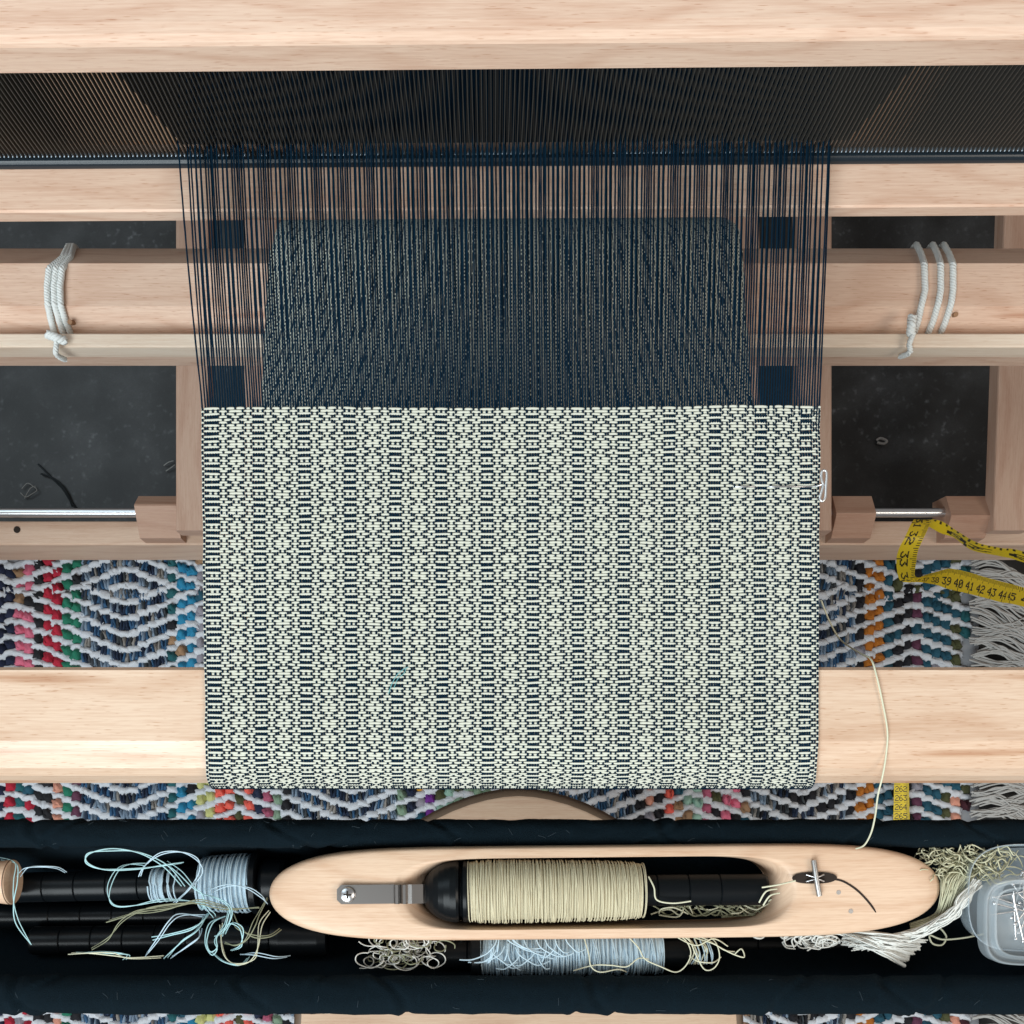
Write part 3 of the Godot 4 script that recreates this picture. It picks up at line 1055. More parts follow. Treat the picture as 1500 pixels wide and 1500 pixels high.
func _shuttle() -> void:
	var u := SH_D / FOCAL
	var base := at(889, 1308, SH_D)
	var sh := thing("boat_shuttle", "pale wooden boat shuttle with open well, lying along the black pouch", "shuttle", "", base)
	sh.rotation.y = 0.0105
	var N := 140
	var a := 503.0 * u
	var b := 69.0 * u
	var hole_c := -11.0 * u
	var ha := 264.0 * u
	var hb := 50.5 * u
	var drop := func(x: float) -> float:
		return -0.007 * pow(absf(x) / a, 6.0)
	var outer := func(t: float) -> Vector2:
		var x := a * cos(t)
		var f := pow(maxf(0.0, 1.0 - pow(absf(cos(t)), 6.6)), 0.5)
		return Vector2(x, b * f * signf(sin(t)))
	var inner := func(t: float, ex: float, ez: float) -> Vector2:
		var x := (ha + ex) * cos(t)
		var f := pow(maxf(0.0, 1.0 - pow(absf(cos(t)), 9.0)), 0.5)
		return Vector2(x + hole_c, (hb + ez) * f * signf(sin(t)))
	# from the bottom of the well, over the rim and the top, round the side to the bottom
	var prof := [[0, 0.0, -0.024], [0, 0.0, -0.018], [0, 0.0, -0.009], [1, 0.35, -0.0050], [1, 0.7, -0.0018], [1, 0.94, -0.0003], [2, 0.06, 0.0], [2, 0.25, 0.0], [2, 0.5, 0.0], [2, 0.75, -0.0001], [2, 0.88, -0.0005], [2, 0.955, -0.0016], [2, 0.99, -0.0036], [2, 1.0, -0.007], [2, 1.0, -0.014], [2, 0.98, -0.022], [2, 0.9, -0.026], [2, 0.3, -0.026], [0, 0.0, -0.0255]]
	var rings := []
	var uvs := []
	for p in prof:
		var ring := PackedVector3Array()
		var uv := PackedVector2Array()
		for k in N:
			var t := TAU * (k + 0.5) / N
			var w: Vector2
			var rim: Vector2 = inner.call(t, 30.0 * u, 2.0 * u)
			if p[0] == 0:
				w = inner.call(t, 0.0, 0.0)
			elif p[0] == 1:
				w = inner.call(t, 0.0, 0.0).lerp(rim, p[1])
			else:
				w = rim.lerp(outer.call(t), p[1])
			var y: float = p[2] + (drop.call(w.x) if p[2] > -0.02 else 0.0)
			if p[0] == 2 and p[2] > -0.02:
				y -= 0.0011 * pow(absf(w.y) / b, 4.0)
			ring.append(Vector3(w.x, y, w.y))
			uv.append(Vector2(w.x + 0.2, w.y + (p[2] if p[2] < -0.004 else 0.0)))
		rings.append(ring)
		uvs.append(uv)
	var mb := MB.new()
	mb.loft(rings.slice(0, 7), true, Vector3.UP, uvs.slice(0, 7))
	mb.loft(rings.slice(6), true, Vector3.ZERO, uvs.slice(6))
	obj("shuttle_body", mb.mesh(), mats["shuttle maple"], sh)
	var L := func(px: float, py: float, y: float) -> Vector3:
		return Vector3((px - 887.0) * u, y, (py - 1308.0) * u)
	# sprung clip with its screw
	var hw := 14.0 * u
	var clip_prof := [[492, 0.0012], [498, 0.0012], [575, 0.0012], [578, 0.0034], [582, 0.0034], [585, 0.0016], [589, 0.0036], [593, 0.0036], [596, 0.0020], [602, 0.0026], [618, 0.0018], [628, -0.0012], [631, -0.0035]]
	var cr := []
	for p in clip_prof:
		var w: float = hw * (0.55 if p[0] == 492 else (0.72 if p[0] > 629 else 1.0))
		cr.append(PackedVector3Array([L.call(p[0], 1306, p[1] - 0.0008) + Vector3(0, 0, -w), L.call(p[0], 1306, p[1]) + Vector3(0, 0, -w), L.call(p[0], 1306, p[1]) + Vector3(0, 0, w), L.call(p[0], 1306, p[1] - 0.0008) + Vector3(0, 0, w)]))
	var clip := MB.new()
	for i in cr.size() - 1:
		for k in 4:
			var p0: Vector3 = cr[i][k]
			var p1: Vector3 = cr[i][(k + 1) % 4]
			var p2: Vector3 = cr[i + 1][(k + 1) % 4]
			var p3: Vector3 = cr[i + 1][k]
			var nr := (p2 - p0).cross(p3 - p1).normalized()
			var mid: Vector3 = (p0 + p2) * 0.5 - (cr[i][0] + cr[i][2] + cr[i + 1][0] + cr[i + 1][2]) * 0.25
			clip.quad(p0, p1, p2, p3, nr * signf(nr.dot(mid)))
	var cl := obj("spring_clip", clip.mesh(), mat("clip steel", lin(0.27, 0.255, 0.245), 0.33, 1.0), sh)
	var sc := MB.new()
	var rr := []
	for p in [[0.0, 0.0031], [0.85, 0.0029], [1.0, 0.0021], [1.06, 0.0010]]:
		var ring := PackedVector3Array()
		for k in 24:
			ring.append(L.call(508, 1306, p[1]) + Vector3(cos(TAU * k / 24) * 0.0037 * maxf(p[0], 0.02), 0, sin(TAU * k / 24) * 0.0037 * maxf(p[0], 0.02)))
		rr.append(ring)
	sc.loft(rr, true, Vector3.UP)
	obj("screw_head", sc.mesh(), mats["steel"], cl)
	var slot := MB.new()
	for k in 2:
		var o: Vector3 = L.call(508, 1306, 0.0031)
		var e := Vector3(0.0019, 0.0003, 0.0004) if k == 0 else Vector3(0.0004, 0.00034, 0.0019)
		slot.box(o - Vector3(e.x, 0.0004, e.z), o + Vector3(e.x, e.y - 0.00018, e.z))
	obj("screw_slot", slot.mesh(), mats["hole dark"], cl)
	# tension slot, its pin, the groove and two nails
	var dark: StandardMaterial3D = mats["hole dark"]
	var el := MB.new()
	var er := []
	for p in [[1.0, 0.0004], [0.8, 0.00045], [0.05, 0.0005]]:
		var ring := PackedVector3Array()
		for k in 28:
			var t := TAU * k / 28
			ring.append(L.call(1191, 1289, p[1]) + Vector3(signf(cos(t)) * pow(absf(cos(t)), 0.7) * 33 * u * p[0], 0, sin(t) * 8.5 * u * p[0]))
		er.append(ring)
	el.loft(er, true, Vector3.UP)
	obj("tension_slot", el.mesh(), dark, sh)
	var pin := MB.new()
	pin.tube(PackedVector3Array([L.call(1189, 1263, 0.0012), L.call(1192, 1290, 0.0020), L.call(1197, 1315, 0.0012)]), 0.0014, 10, true)
	obj("tension_pin", pin.mesh(), mats["dull steel"], sh)
	var eye := MB.new()
	for s in [-1.0, 1.0]:
		eye.tube(smooth_path(PackedVector3Array([L.call(1178, 1289 + 5 * s, 0.0014), L.call(1192, 1289 + 1.5 * s, 0.0026), L.call(1204, 1289 + 5 * s, 0.0014)])), 0.0004, 6, true)
	obj("thread_eye", eye.mesh(), mats["steel"], sh)
	var gr := MB.new()
	var gp := PackedVector3Array()
	for q in [[1218, 1291], [1232, 1294], [1248, 1303], [1262, 1315], [1275, 1330], [1283, 1342], [1287, 1351]]:
		var yy: float = drop.call((q[0] - 887) * u) - 0.0011 * pow(absf(q[1] - 1308.0) * u / b, 4.0) - 0.0001
		if q[1] > 1340:
			yy -= 0.0006
		if q[1] > 1350:
			yy -= 0.0016
		gp.append(L.call(q[0], q[1], yy))
	gr.tube(smooth_path(gp), 0.00055, 8, true)
	obj("thread_groove", gr.mesh(), dark, sh)
	for q in [[1227, 1311], [1245, 1339]]:
		var nl := MB.new()
		var yy: float = drop.call((q[0] - 887) * u) - 0.0004
		nl.tube(PackedVector3Array([L.call(q[0], q[1], yy - 0.001), L.call(q[0], q[1], yy + 0.0006)]), 0.0011, 14, true)
		obj("nail_head", nl.mesh(), mats["dull steel"], sh)

# ---------------------------------------------------------------- bobbins
func bobbin(label: String, px: Array, py: float, d: float, core_r: float, cops: Array, yarn: StandardMaterial3D, flange: Array, rings := true, turn := 0.0) -> Node3D:
	var u := d / FOCAL
	var base := at(px[0], py, d)
	var o := thing("bobbin", label, "bobbin", "black bobbins in and under the shuttle", base)
	o.rotation.y = turn
	var len: float = (px[1] - px[0]) * u
	var r := core_r * u
	var prof := [[0.0, r * 0.55], [0.0, r * 0.92], [r * 0.15, r]]
	if rings:
		var k := 45.0
		while k * u < len - r:
			prof.append([k * u - 0.0005, r]); prof.append([k * u, r * 0.93]); prof.append([k * u + 0.0005, r])
			k += 46.0
	prof.append_array([[len - r * 0.15, r], [len, r * 0.92], [len, r * 0.5]])
	obj("spool_core", lathe_x(0.0, prof, Vector2.ZERO), mats["black plastic"], o)
	for f in flange:                                  # [px from, px to, radius px, rounded]
		var x0: float = (f[0] - px[0]) * u
		var w: float = (f[1] - f[0]) * u
		var fr: float = f[2] * u
		var pf := [[0.0, r * 0.6], [0.0, fr * 0.94], [w * 0.15, fr], [w * 0.85, fr], [w, fr * 0.94], [w, r * 0.6]]
		if f[3]:
			pf = []
			for q in 10:
				var a := PI / 2 * q / 9.0
				pf.append([w * 0.75 * (1.0 - cos(a)), fr * maxf(0.02, sin(a))])
			pf.append_array([[w * 0.8, fr * 0.97], [w * 0.82, fr * 0.80], [w * 0.86, fr * 0.82], [w * 0.9, fr * 0.99], [w * 0.97, fr], [w, fr * 0.97], [w, r * 0.6]])
		obj("flange", lathe_x(x0, pf, Vector2.ZERO, 36), mats["black plastic"], o)
	for c in cops:                                    # [px from, px to, radius px at both ends, thread px, layers, wild]
		obj("yarn_core", lathe_x((c[0] - px[0]) * u, [[0.0012, r], [0.0016, c[2] * u * 0.91], [(c[1] - c[0]) * u - 0.0016, c[3] * u * 0.91], [(c[1] - c[0]) * u - 0.0012, r]], Vector2.ZERO), yarn, o)
		obj("yarn_winding", winding((c[0] - px[0]) * u, (c[1] - px[0]) * u, Vector2.ZERO, c[2] * u, c[3] * u, c[4] * u, c[6], c[5]), yarn, o)
	return o

func _bobbins() -> void:
	bobbin("black bobbin full of cream yarn, lying in the open well of the shuttle", [640, 1122], 1306, 0.5205, 23, [[686, 942, 47, 42, 1.25, 2, 0.5]], mats["cream yarn"], [[618, 686, 45, true]], true, 0.006)
	bobbin("black bobbin with two light blue windings, uppermost of those beside the shuttle's rounded tip", [24, 420], 1300, 0.548, 22, [[224, 264, 26, 22, 2.3, 1, 0.8], [294, 372, 39, 44, 2.2, 1, 0.5]], mats["blue yarn"], [[372, 382, 46, false], [384, 420, 34, false]], true, 0.02)
	bobbin("empty black bobbin half hidden between two others in the pouch", [-60, 330], 1343, 0.563, 18, [], mats["blue yarn"], [[330, 345, 30, false]], true, 0.01)
	bobbin("empty black bobbin lowest in the pouch, under loose thread ends", [48, 400], 1378, 0.553, 21, [], mats["blue yarn"], [[400, 480, 28, false]], true, 0.012)
	bobbin("black bobbin wrapped in light blue yarn, under the shuttle's front edge", [640, 1016], 1397, 0.541, 22, [[704, 968, 33, 31, 2.0, 2, 0.9]], mats["blue yarn"], [[690, 704, 42, false]], true, 0.004)
	bobbin("bare black bobbin showing below the shuttle near the white hank", [1060, 1250], 1382, 0.568, 22, [], mats["blue yarn"], [], true, 0.0)

# ---------------------------------------------------------------- loose yarn
func strand(parent: Node3D, n: String, pts: Array, r: float, m: StandardMaterial3D) -> void:
	var mb := MB.new()
	mb.tube(px_path(pts, 7), r, 6, true)
	obj(n, mb.mesh(), m, parent)

func hung(pts: Array, d: float, lift := 0.004) -> Array:
	var out := []
	for k in pts.size():
		out.append([pts[k][0], pts[k][1], d - lift * sin(PI * k / (pts.size() - 1.0))])
	return out

func _yarns() -> void:
	var aq: StandardMaterial3D = mats["aqua yarn"]
	var bl: StandardMaterial3D = mats["blue yarn"]
	var ol: StandardMaterial3D = mats["olive yarn"]
	var pc: StandardMaterial3D = mats["pale cream yarn"]
	var t := thing("thread_tangle", "tangle of loose aqua, white and olive thread ends over the bobbins beside the shuttle's tip", "thread")
	var A := [
		[[[266, 1298], [240, 1270], [205, 1250], [165, 1243], [132, 1250], [126, 1264], [150, 1273], [200, 1272], [240, 1268], [266, 1264]], aq],
		[[[203, 1284], [212, 1268], [236, 1252], [265, 1248], [288, 1256], [293, 1272], [284, 1292], [262, 1318], [256, 1324]], bl],
		[[[214, 1268], [188, 1266], [170, 1274], [158, 1296], [160, 1316], [172, 1327], [200, 1326], [240, 1320], [290, 1321], [312, 1336], [316, 1342]], aq],
		[[[302, 1306], [330, 1296], [360, 1301], [384, 1316], [392, 1324]], bl],
		[[[245, 1266], [262, 1280], [282, 1300], [296, 1310], [300, 1330], [290, 1320]], aq],
		[[[160, 1348], [186, 1340], [222, 1330], [262, 1324], [292, 1321], [330, 1330], [380, 1330]], ol],
		[[[134, 1389], [160, 1372], [180, 1350], [205, 1336], [240, 1332], [285, 1322]], ol],
		[[[190, 1338], [220, 1337], [250, 1331], [288, 1318], [320, 1324], [348, 1334]], ol],
		[[[212, 1402], [232, 1378], [250, 1352], [268, 1341], [302, 1340]], bl],
		[[[224, 1377], [250, 1370], [280, 1362], [300, 1346], [306, 1338]], aq],
		[[[100, 1398], [130, 1396], [165, 1396], [190, 1404], [236, 1403]], pc],
		[[[240, 1404], [266, 1380], [290, 1362], [304, 1338]], aq],
		[[[108, 1397], [150, 1394], [185, 1398], [180, 1406]], aq],
		[[[250, 1404], [275, 1385], [292, 1372], [296, 1360]], bl],
		[[[338, 1328], [336, 1350], [318, 1372], [318, 1388], [308, 1394], [303, 1378], [312, 1352], [330, 1342]], aq],
		[[[326, 1352], [324, 1380], [330, 1402], [346, 1413], [366, 1408], [378, 1388], [384, 1356], [396, 1336]], pc],
		[[[342, 1338], [352, 1358], [372, 1373], [396, 1372], [412, 1362]], ol],
		[[[330, 1380], [345, 1385], [362, 1376], [374, 1356], [380, 1340], [392, 1316]], ol],
		[[[310, 1394], [326, 1408], [350, 1414], [362, 1404]], aq],
		[[[352, 1398], [372, 1399], [400, 1404], [420, 1402]], bl],
		[[[290, 1308], [320, 1316], [336, 1326], [340, 1340], [330, 1362], [318, 1370]], aq],
		[[[0, 1256], [22, 1264], [20, 1290], [20, 1320], [28, 1350], [46, 1384]], aq],
		[[[24, 1284], [36, 1272], [60, 1270], [82, 1272], [95, 1278]], bl],
		[[[330, 1368], [340, 1352], [356, 1360], [352, 1384], [338, 1392]], aq],
		[[[262, 1318], [280, 1300], [296, 1278]], bl],
	]
	for s in A:
		for twin in (2 if s[0].size() > 3 else 1):
			var p := hung(s[0], 0.532, 0.010)
			for q in p:
				q[0] += rng.randf_range(-1, 1) * 2.0 * twin + twin * sin(q[1] * 0.05) * 5.0
				q[1] += rng.randf_range(-1, 1) * 2.0 * twin + twin * 3.0 * cos(q[0] * 0.04)
			strand(t, "loose_thread", p, 0.00022 + rng.randf() * 0.0001, s[1])
	# messy white and cream loops below the shuttle's clip
	var w := thing("thread_tangle", "knot of cream and white thread loops below the shuttle's metal clip", "thread")
	var loops := MB.new()
	var loops2 := MB.new()
	for k in 46:
		var cx := rng.randf_range(545, 650)
		var cy := rng.randf_range(1378, 1414) - absf(cx - 590) * 0.05
		var p := []
		var a0 := rng.randf() * TAU
		var ra := rng.randf_range(5, 15)
		var dxk := rng.randf_range(-2.4, 2.4)
		var dk := 0.534 + rng.randf_range(-0.008, 0.006)
		for q in 12:
			var a := a0 + q * 0.62
			p.append([cx + cos(a) * ra * 1.2 + q * dxk, cy + sin(a) * ra * 0.8 + rng.randf_range(-1, 1), dk + 0.002 * sin(q * 1.3)])
		(loops if k % 3 else loops2).tube(px_path(p, 5), 0.00033, 5, true)
	obj("white_loops", loops.mesh(), mats["white hank"], w).set_meta("kind", "stuff")
	obj("olive_loops", loops2.mesh(), ol, w).set_meta("kind", "stuff")
	strand(w, "loose_thread", hung([[660, 1396], [690, 1398], [720, 1408], [738, 1417]], 0.54), 0.0005, pc)
	# yarn lying over the light blue bobbin
	var v := thing("thread_tangle", "cream yarn ends looped over the light blue bobbin and its bare black end", "thread")
	for s in [[[918, 1370], [935, 1388], [945, 1405], [968, 1416], [990, 1424], [1005, 1414], [1012, 1395], [1003, 1376], [985, 1368]], [[840, 1422], [870, 1414], [895, 1414], [918, 1416], [935, 1404], [950, 1405]], [[855, 1372], [862, 1396], [866, 1416], [880, 1424], [905, 1420], [918, 1424]], [[985, 1368], [1008, 1376], [1020, 1400], [1032, 1420], [1046, 1418], [1054, 1402], [1048, 1380], [1030, 1366]], [[1000, 1370], [1030, 1374], [1055, 1388], [1075, 1398], [1090, 1402], [1086, 1390], [1076, 1398]], [[1012, 1372], [1044, 1382], [1062, 1392], [1076, 1394]], [[1010, 1400], [1022, 1408], [1044, 1410], [1056, 1402]], [[990, 1372], [1020, 1385], [1045, 1375], [1066, 1386]]]:
		strand(v, "loose_thread", hung(s, 0.527, 0.006), 0.00033, pc)
	for k in 14:
		var x := rng.randf_range(1008, 1046)
		strand(v, "loose_thread", hung([[x, 1372 + rng.randf() * 8], [x + 8, 1390 + rng.randf() * 8], [x - 2 + rng.randf() * 14, 1412]], 0.532), 0.00036, bl if k % 2 else pc)
	for k in 26:
		var x := rng.randf_range(712, 850)
		var y0 := rng.randf_range(1370, 1400)
		var sw := rng.randf_range(-60, 60)
		strand(v, "loose_thread", hung([[x, y0 - 6], [x + sw * 0.1, y0 + 4], [x + sw * 0.32, y0 + 12], [x + sw * 0.66, y0 + 17 + rng.randf() * 4], [x + sw, y0 + 14 + rng.randf() * 8]], 0.5275, 0.002), 0.00036, bl)
	# scraps in the well of the shuttle
	var s := thing("thread_scraps", "dull cream thread ends lying in the well of the shuttle beside the bare spool", "thread")
	for q in [[[950, 1284], [958, 1300], [962, 1318], [985, 1323], [1012, 1320]], [[1116, 1300], [1140, 1296], [1165, 1290]], [[1112, 1322], [1122, 1306], [1138, 1302]], [[1118, 1326], [1128, 1312], [1142, 1308]]]:
		strand(s, "loose_thread", hung(q, 0.512, 0.002), 0.00042, pc)
	for k in 26:
		var cx := rng.randf_range(960, 1128)
		var p := []
		for q in 4:
			p.append([clampf(cx + (q - 1.5) * rng.randf_range(10, 26), 945, 1138), clampf(1336 + rng.randf_range(-14, 8) - maxf(0.0, cx - 1090) * 0.3, 1300, 1344), 0.525 + rng.randf_range(0, 0.006)])
		strand(s, "loose_thread", p, 0.00042, ol if k % 3 else pc)
	# the skein at the shuttle's far end
	var sk := thing("yarn_skein", "skein of greenish cream yarn curling from under the shuttle's plain end", "yarn")
	var m1 := MB.new()
	for k in 170:
		var p := []
		if k < 95:
			var x0 := 1352 + rng.randf() * 110
			var yy := 1243 + rng.randf() * 42
			var sp := rng.randf_range(0.5, 1.2) * (1.0 if k % 2 else -1.0)
			var am := rng.randf_range(4, 14)
			var gx := rng.randf_range(2, 9)
			var ph := rng.randf() * TAU
			var dd := 0.534 - 0.012 * rng.randf()
			for q in 8:
				p.append([x0 + q * gx + am * 0.8 * cos(q * sp + ph) - 8, yy + am * sin(q * sp + ph) + q * rng.randf_range(-1, 1), dd + 0.003 * sin(q * 2.0)])
		else:
			var g := (k - 95) / 75.0
			var o := rng.randf_range(-8, 8)
			p = [[1436 - g * 20 + o, 1262 + rng.randf() * 12, 0.535], [1420 - g * 34 + o, 1286 + o * 0.3, 0.53 - rng.randf() * 0.008], [1400 - g * 16 + o, 1312, 0.53 - rng.randf() * 0.008], [1376 + o, 1338 + (1 - g) * 18, 0.534], [1340 + o, 1352 + (1 - g) * 16, 0.54]]
		m1.tube(px_path(p, 5), 0.00033, 5, true)
	obj("yarn_strands", m1.mesh(), mat("skein yarn", lin(0.56, 0.55, 0.39), 0.8), sk).set_meta("kind", "stuff")
	var hk := thing("yarn_hank", "cut hank of white yarn fanning out below the shuttle near the plastic box", "yarn")
	var m2 := MB.new()
	for k in 150:
		var g := rng.randf()
		var e := rng.randf()
		var tip := Vector2(1352 - e * 36, 1376 + e * 34) + Vector2(rng.randf_range(-8, 8), rng.randf_range(-4, 4))
		var root := Vector2(1232 + rng.randf() * 30, 1362 + g * 22)
		var p := [[root.x, root.y, 0.538], [lerpf(root.x, tip.x, 0.35), lerpf(root.y, tip.y, 0.25) + rng.randf_range(-3, 3), 0.533 - rng.randf() * 0.01], [lerpf(root.x, tip.x, 0.7), lerpf(root.y, tip.y, 0.6) + rng.randf_range(-3, 3), 0.530 - rng.randf() * 0.008], [tip.x, tip.y, 0.536]]
		m2.tube(px_path(p, 5), 0.00038, 5, true)
	for k in 46:
		var p := []
		for q in [[1430, 1294, 0.528], [1412, 1318, 0.524], [1396, 1340, 0.526], [1362, 1360, 0.53], [1312 + rng.randf() * 20, 1374, 0.533], [1245 + rng.randf() * 30, 1386, 0.537]]:
			p.append([q[0] + rng.randf_range(-9, 9), q[1] + rng.randf_range(-7, 7), q[2] - rng.randf() * 0.008])
		m2.tube(px_path(p, 5), 0.00036, 5, true)
	for k in 22:
		var cx := 1152 + rng.randf() * 66
		var cyk := 1370 + rng.randf() * 12
		var rk := rng.randf_range(6, 15)
		var ek := rng.randf_range(0.5, 1.1)
		var p := []
		for q in 9:
			var a := TAU * q / rng.randf_range(7.0, 10.0) + k
			p.append([cx + cos(a) * rk * 1.3 + q * 0.8, cyk + sin(a) * rk * ek, 0.535 + 0.004 * sin(k * 1.9) + 0.002 * sin(a)])
		m2.tube(px_path(p, 4), 0.00042, 5, true)
	var hl := px_path([[1286, 1388, 0.532], [1300, 1398, 0.531], [1314, 1408, 0.532], [1325, 1415, 0.534]], 4)
	m2.tube(hl, 0.0011, 6, true)
	for q in [[[1140, 1364], [1146, 1374], [1154, 1372], [1152, 1362]], [[1096, 1362], [1104, 1372], [1116, 1374], [1124, 1364]]]:
		m2.tube(px_path(hung(q, 0.54), 5), 0.0006, 5, true)
	obj("hank_strands", m2.mesh(), mats["white hank"], hk).set_meta("kind", "stuff")
	var lp := thing("yarn_end", "single cream yarn end looping across the black pouch to the plastic box", "yarn")
	strand(lp, "yarn", hung([[1440, 1368], [1410, 1374], [1380, 1376], [1362, 1370], [1366, 1382], [1380, 1384], [1386, 1372], [1378, 1360]], 0.545), 0.0005, pc)
	# the weft that runs from the cloth over the breast beam to the shuttle
	var wy := thing("weft_yarn", "long cream yarn hanging from the cloth edge over the breast beam to the shuttle", "yarn")
	strand(wy, "yarn", [[1203, 880, 0.475], [1216, 912, 0.50], [1232, 938, 0.505], [1262, 958, 0.48], [1276, 966, 0.464], [1284, 990, 0.460], [1293, 1030, 0.460], [1300, 1072, 0.460], [1298, 1106, 0.462], [1293, 1136, 0.464], [1286, 1165, 0.470], [1282, 1195, 0.482], [1276, 1220, 0.492], [1266, 1238, 0.502], [1254, 1243, 0.509]], 0.00042, pc)

# ---------------------------------------------------------------- pin box
func rounded(cx: float, cz: float, a: float, b: float, y: float, p := 5.0, n := 48) -> PackedVector3Array:
	var r := PackedVector3Array()
	for k in n:
		var t := TAU * k / n
		r.append(Vector3(cx + signf(cos(t)) * pow(absf(cos(t)), 2.0 / p) * a, y, cz + signf(sin(t)) * pow(absf(sin(t)), 2.0 / p) * b))
	return r

func _pin_box() -> void:
	var d := 0.515
	var u := d / FOCAL
	var c := at(1512, 1328, d)
	var bx := thing("pin_box", "clear plastic box of pins with rounded lid rim, on the yarn at the pouch's end", "box", "", c)
	var clear := mat("clear plastic", Color(0.86, 0.93, 0.98, 0.30), 0.22)
	clear.transparency = BaseMaterial3D.TRANSPARENCY_ALPHA
	var milky := mat("milky plastic", Color(0.84, 0.89, 0.92, 0.34), 0.3)
	milky.transparency = BaseMaterial3D.TRANSPARENCY_ALPHA
	var tub := MB.new()
	var o := Vector2(4 * u, -12 * u)
	var tr := []
	for q in [[0.90, -0.022], [0.93, -0.020], [1.0, -0.004], [1.02, -0.003], [1.0, -0.0032], [0.985, -0.004], [0.915, -0.0195], [0.2, -0.0198]]:
		tr.append(rounded(o.x, o.y, 92 * u * q[0], 78 * u * q[0], q[1], 3.2))
	tub.loft(tr, true, Vector3.UP)
	obj("tub", tub.mesh(), clear, bx)
	var lid := MB.new()
	var lr := []
	for q in [[1.0, -0.006], [1.0, 0.001], [0.985, 0.003], [0.955, 0.0034], [0.93, 0.0025], [0.90, 0.0002], [0.84, 0.0], [0.815, 0.0022], [0.79, 0.0026], [0.765, 0.002], [0.74, -0.004], [0.1, -0.0045]]:
		lr.append(rounded(12 * u, 22 * u, 84 * u * q[0], 64 * u * q[0], q[1], 4.5))
	lid.loft(lr, true, Vector3.UP)
	var lo := obj("lid", lid.mesh(), milky, bx)
	lo.rotation.z = 0.06
	# the pins inside, one by one
	var proto: Node3D = null
	var base_label := "silver dressmaker's pin lying among others inside the clear plastic box"
	for k in 22:
		var p: Node3D
		if proto == null:
			p = thing("dressmaking_pin", base_label, "pin", "pins inside the plastic box")
			var sh := MB.new()
			sh.tube(PackedVector3Array([Vector3(-0.011, 0, 0), Vector3(0.010, 0, 0), Vector3(0.013, 0, 0)]), 0.0004, 6, true, PackedFloat32Array([0.0004, 0.0004, 0.0001]))
			obj("shaft", sh.mesh(), mats["steel"], p)
			var hd := SphereMesh.new()
			hd.radius = 0.001
			hd.height = 0.0014
			hd.radial_segments = 10
			hd.rings = 5
			obj("head", hd, mats["steel"], p).position.x = -0.011
			proto = p
		else:
			p = proto.duplicate()
			p.name = numbered("dressmaking_pin", self)
			add_child(p)
		p.position = c + Vector3(rng.randf_range(-26, 26) * u, -0.003 - rng.randf() * 0.010 + 0.0042, rng.randf_range(-22, 20) * u)
		if k % 3 == 0:
			p.position.y = c.y - 0.004
		p.rotation = Vector3(0, rng.randf() * TAU, rng.randf_range(-0.12, 0.12))

# ---------------------------------------------------------------- tape measure
const DIGITS := {"0": ["01110", "10001", "10011", "10101", "11001", "10001", "01110"], "1": ["00100", "01100", "00100", "00100", "00100", "00100", "01110"], "2": ["01110", "10001", "00001", "00110", "01000", "10000", "11111"], "3": ["11111", "00010", "00100", "00010", "00001", "10001", "01110"], "4": ["00010", "00110", "01010", "10010", "11111", "00010", "00010"], "5": ["11111", "10000", "11110", "00001", "00001", "10001", "01110"], "6": ["00110", "01000", "10000", "11110", "10001", "10001", "01110"], "7": ["11111", "00001", "00010", "00100", "01000", "01000", "01000"], "8": ["01110", "10001", "10001", "01110", "10001", "10001", "01110"], "9": ["01110", "10001", "10001", "01111", "00001", "00010", "01100"]}

func tape_texture(first: int, count: int, across: bool) -> ImageTexture:     # 64 px to the centimetre, 104 px across
	var im := Image.create(count * 64, 104, false, Image.FORMAT_RGB8)
	im.fill(lin(0.72, 0.54, 0.016))
	var ink := lin(0.02, 0.018, 0.01)
	for k in count * 10:
		var h := 34 if k % 10 == 0 else (28 if k % 5 == 0 else 20)
		im.fill_rect(Rect2i(int(k * 6.4), 2, 2, h), ink)
	for k in count:
		im.fill_rect(Rect2i(k * 64, 78 if not across else 60, 3, 26 if not across else 44), ink)
		var txt := str(first + k)
		for i in txt.length():
			for y in 7:
				for x in 5:
					if DIGITS[txt[i]][y][x] == "1":
						if across:
							im.fill_rect(Rect2i(k * 64 + 14 + y * 6, 96 - (i * 28 + x * 5) - 5, 6, 5), ink)
						else:
							im.fill_rect(Rect2i(k * 64 - 23 + i * 25 + x * 4, 44 + y * 6, 6, 7), ink)
	im.generate_mipmaps()
	return ImageTexture.create_from_image(im)

func ribbon(st: Array) -> ArrayMesh:       # stations: [left px, left py, right px, right py, depth left, depth right, u]
	var ls := PackedVector3Array()
	var rs := PackedVector3Array()
	var us := PackedVector3Array()
	for s in st:
		ls.append(at(s[0], s[1], s[4]))
		rs.append(at(s[2], s[3], s[5]))
		us.append(Vector3(s[6], 0, 0))
	ls = smooth_path(ls, 8)
	rs = smooth_path(rs, 8)
	us = smooth_path(us, 8)
	var mb := MB.new()
	var rings := []
	var uvs := []
	for i in ls.size():
		var ring := PackedVector3Array()
		var uv := PackedVector2Array()
		for k in 4:
			ring.append(ls[i].lerp(rs[i], k / 3.0))
			uv.append(Vector2(us[i].x, k / 3.0))
		rings.append(ring)
		uvs.append(uv)
	mb.loft(rings, false, Vector3.UP, uvs)
	return mb.mesh()

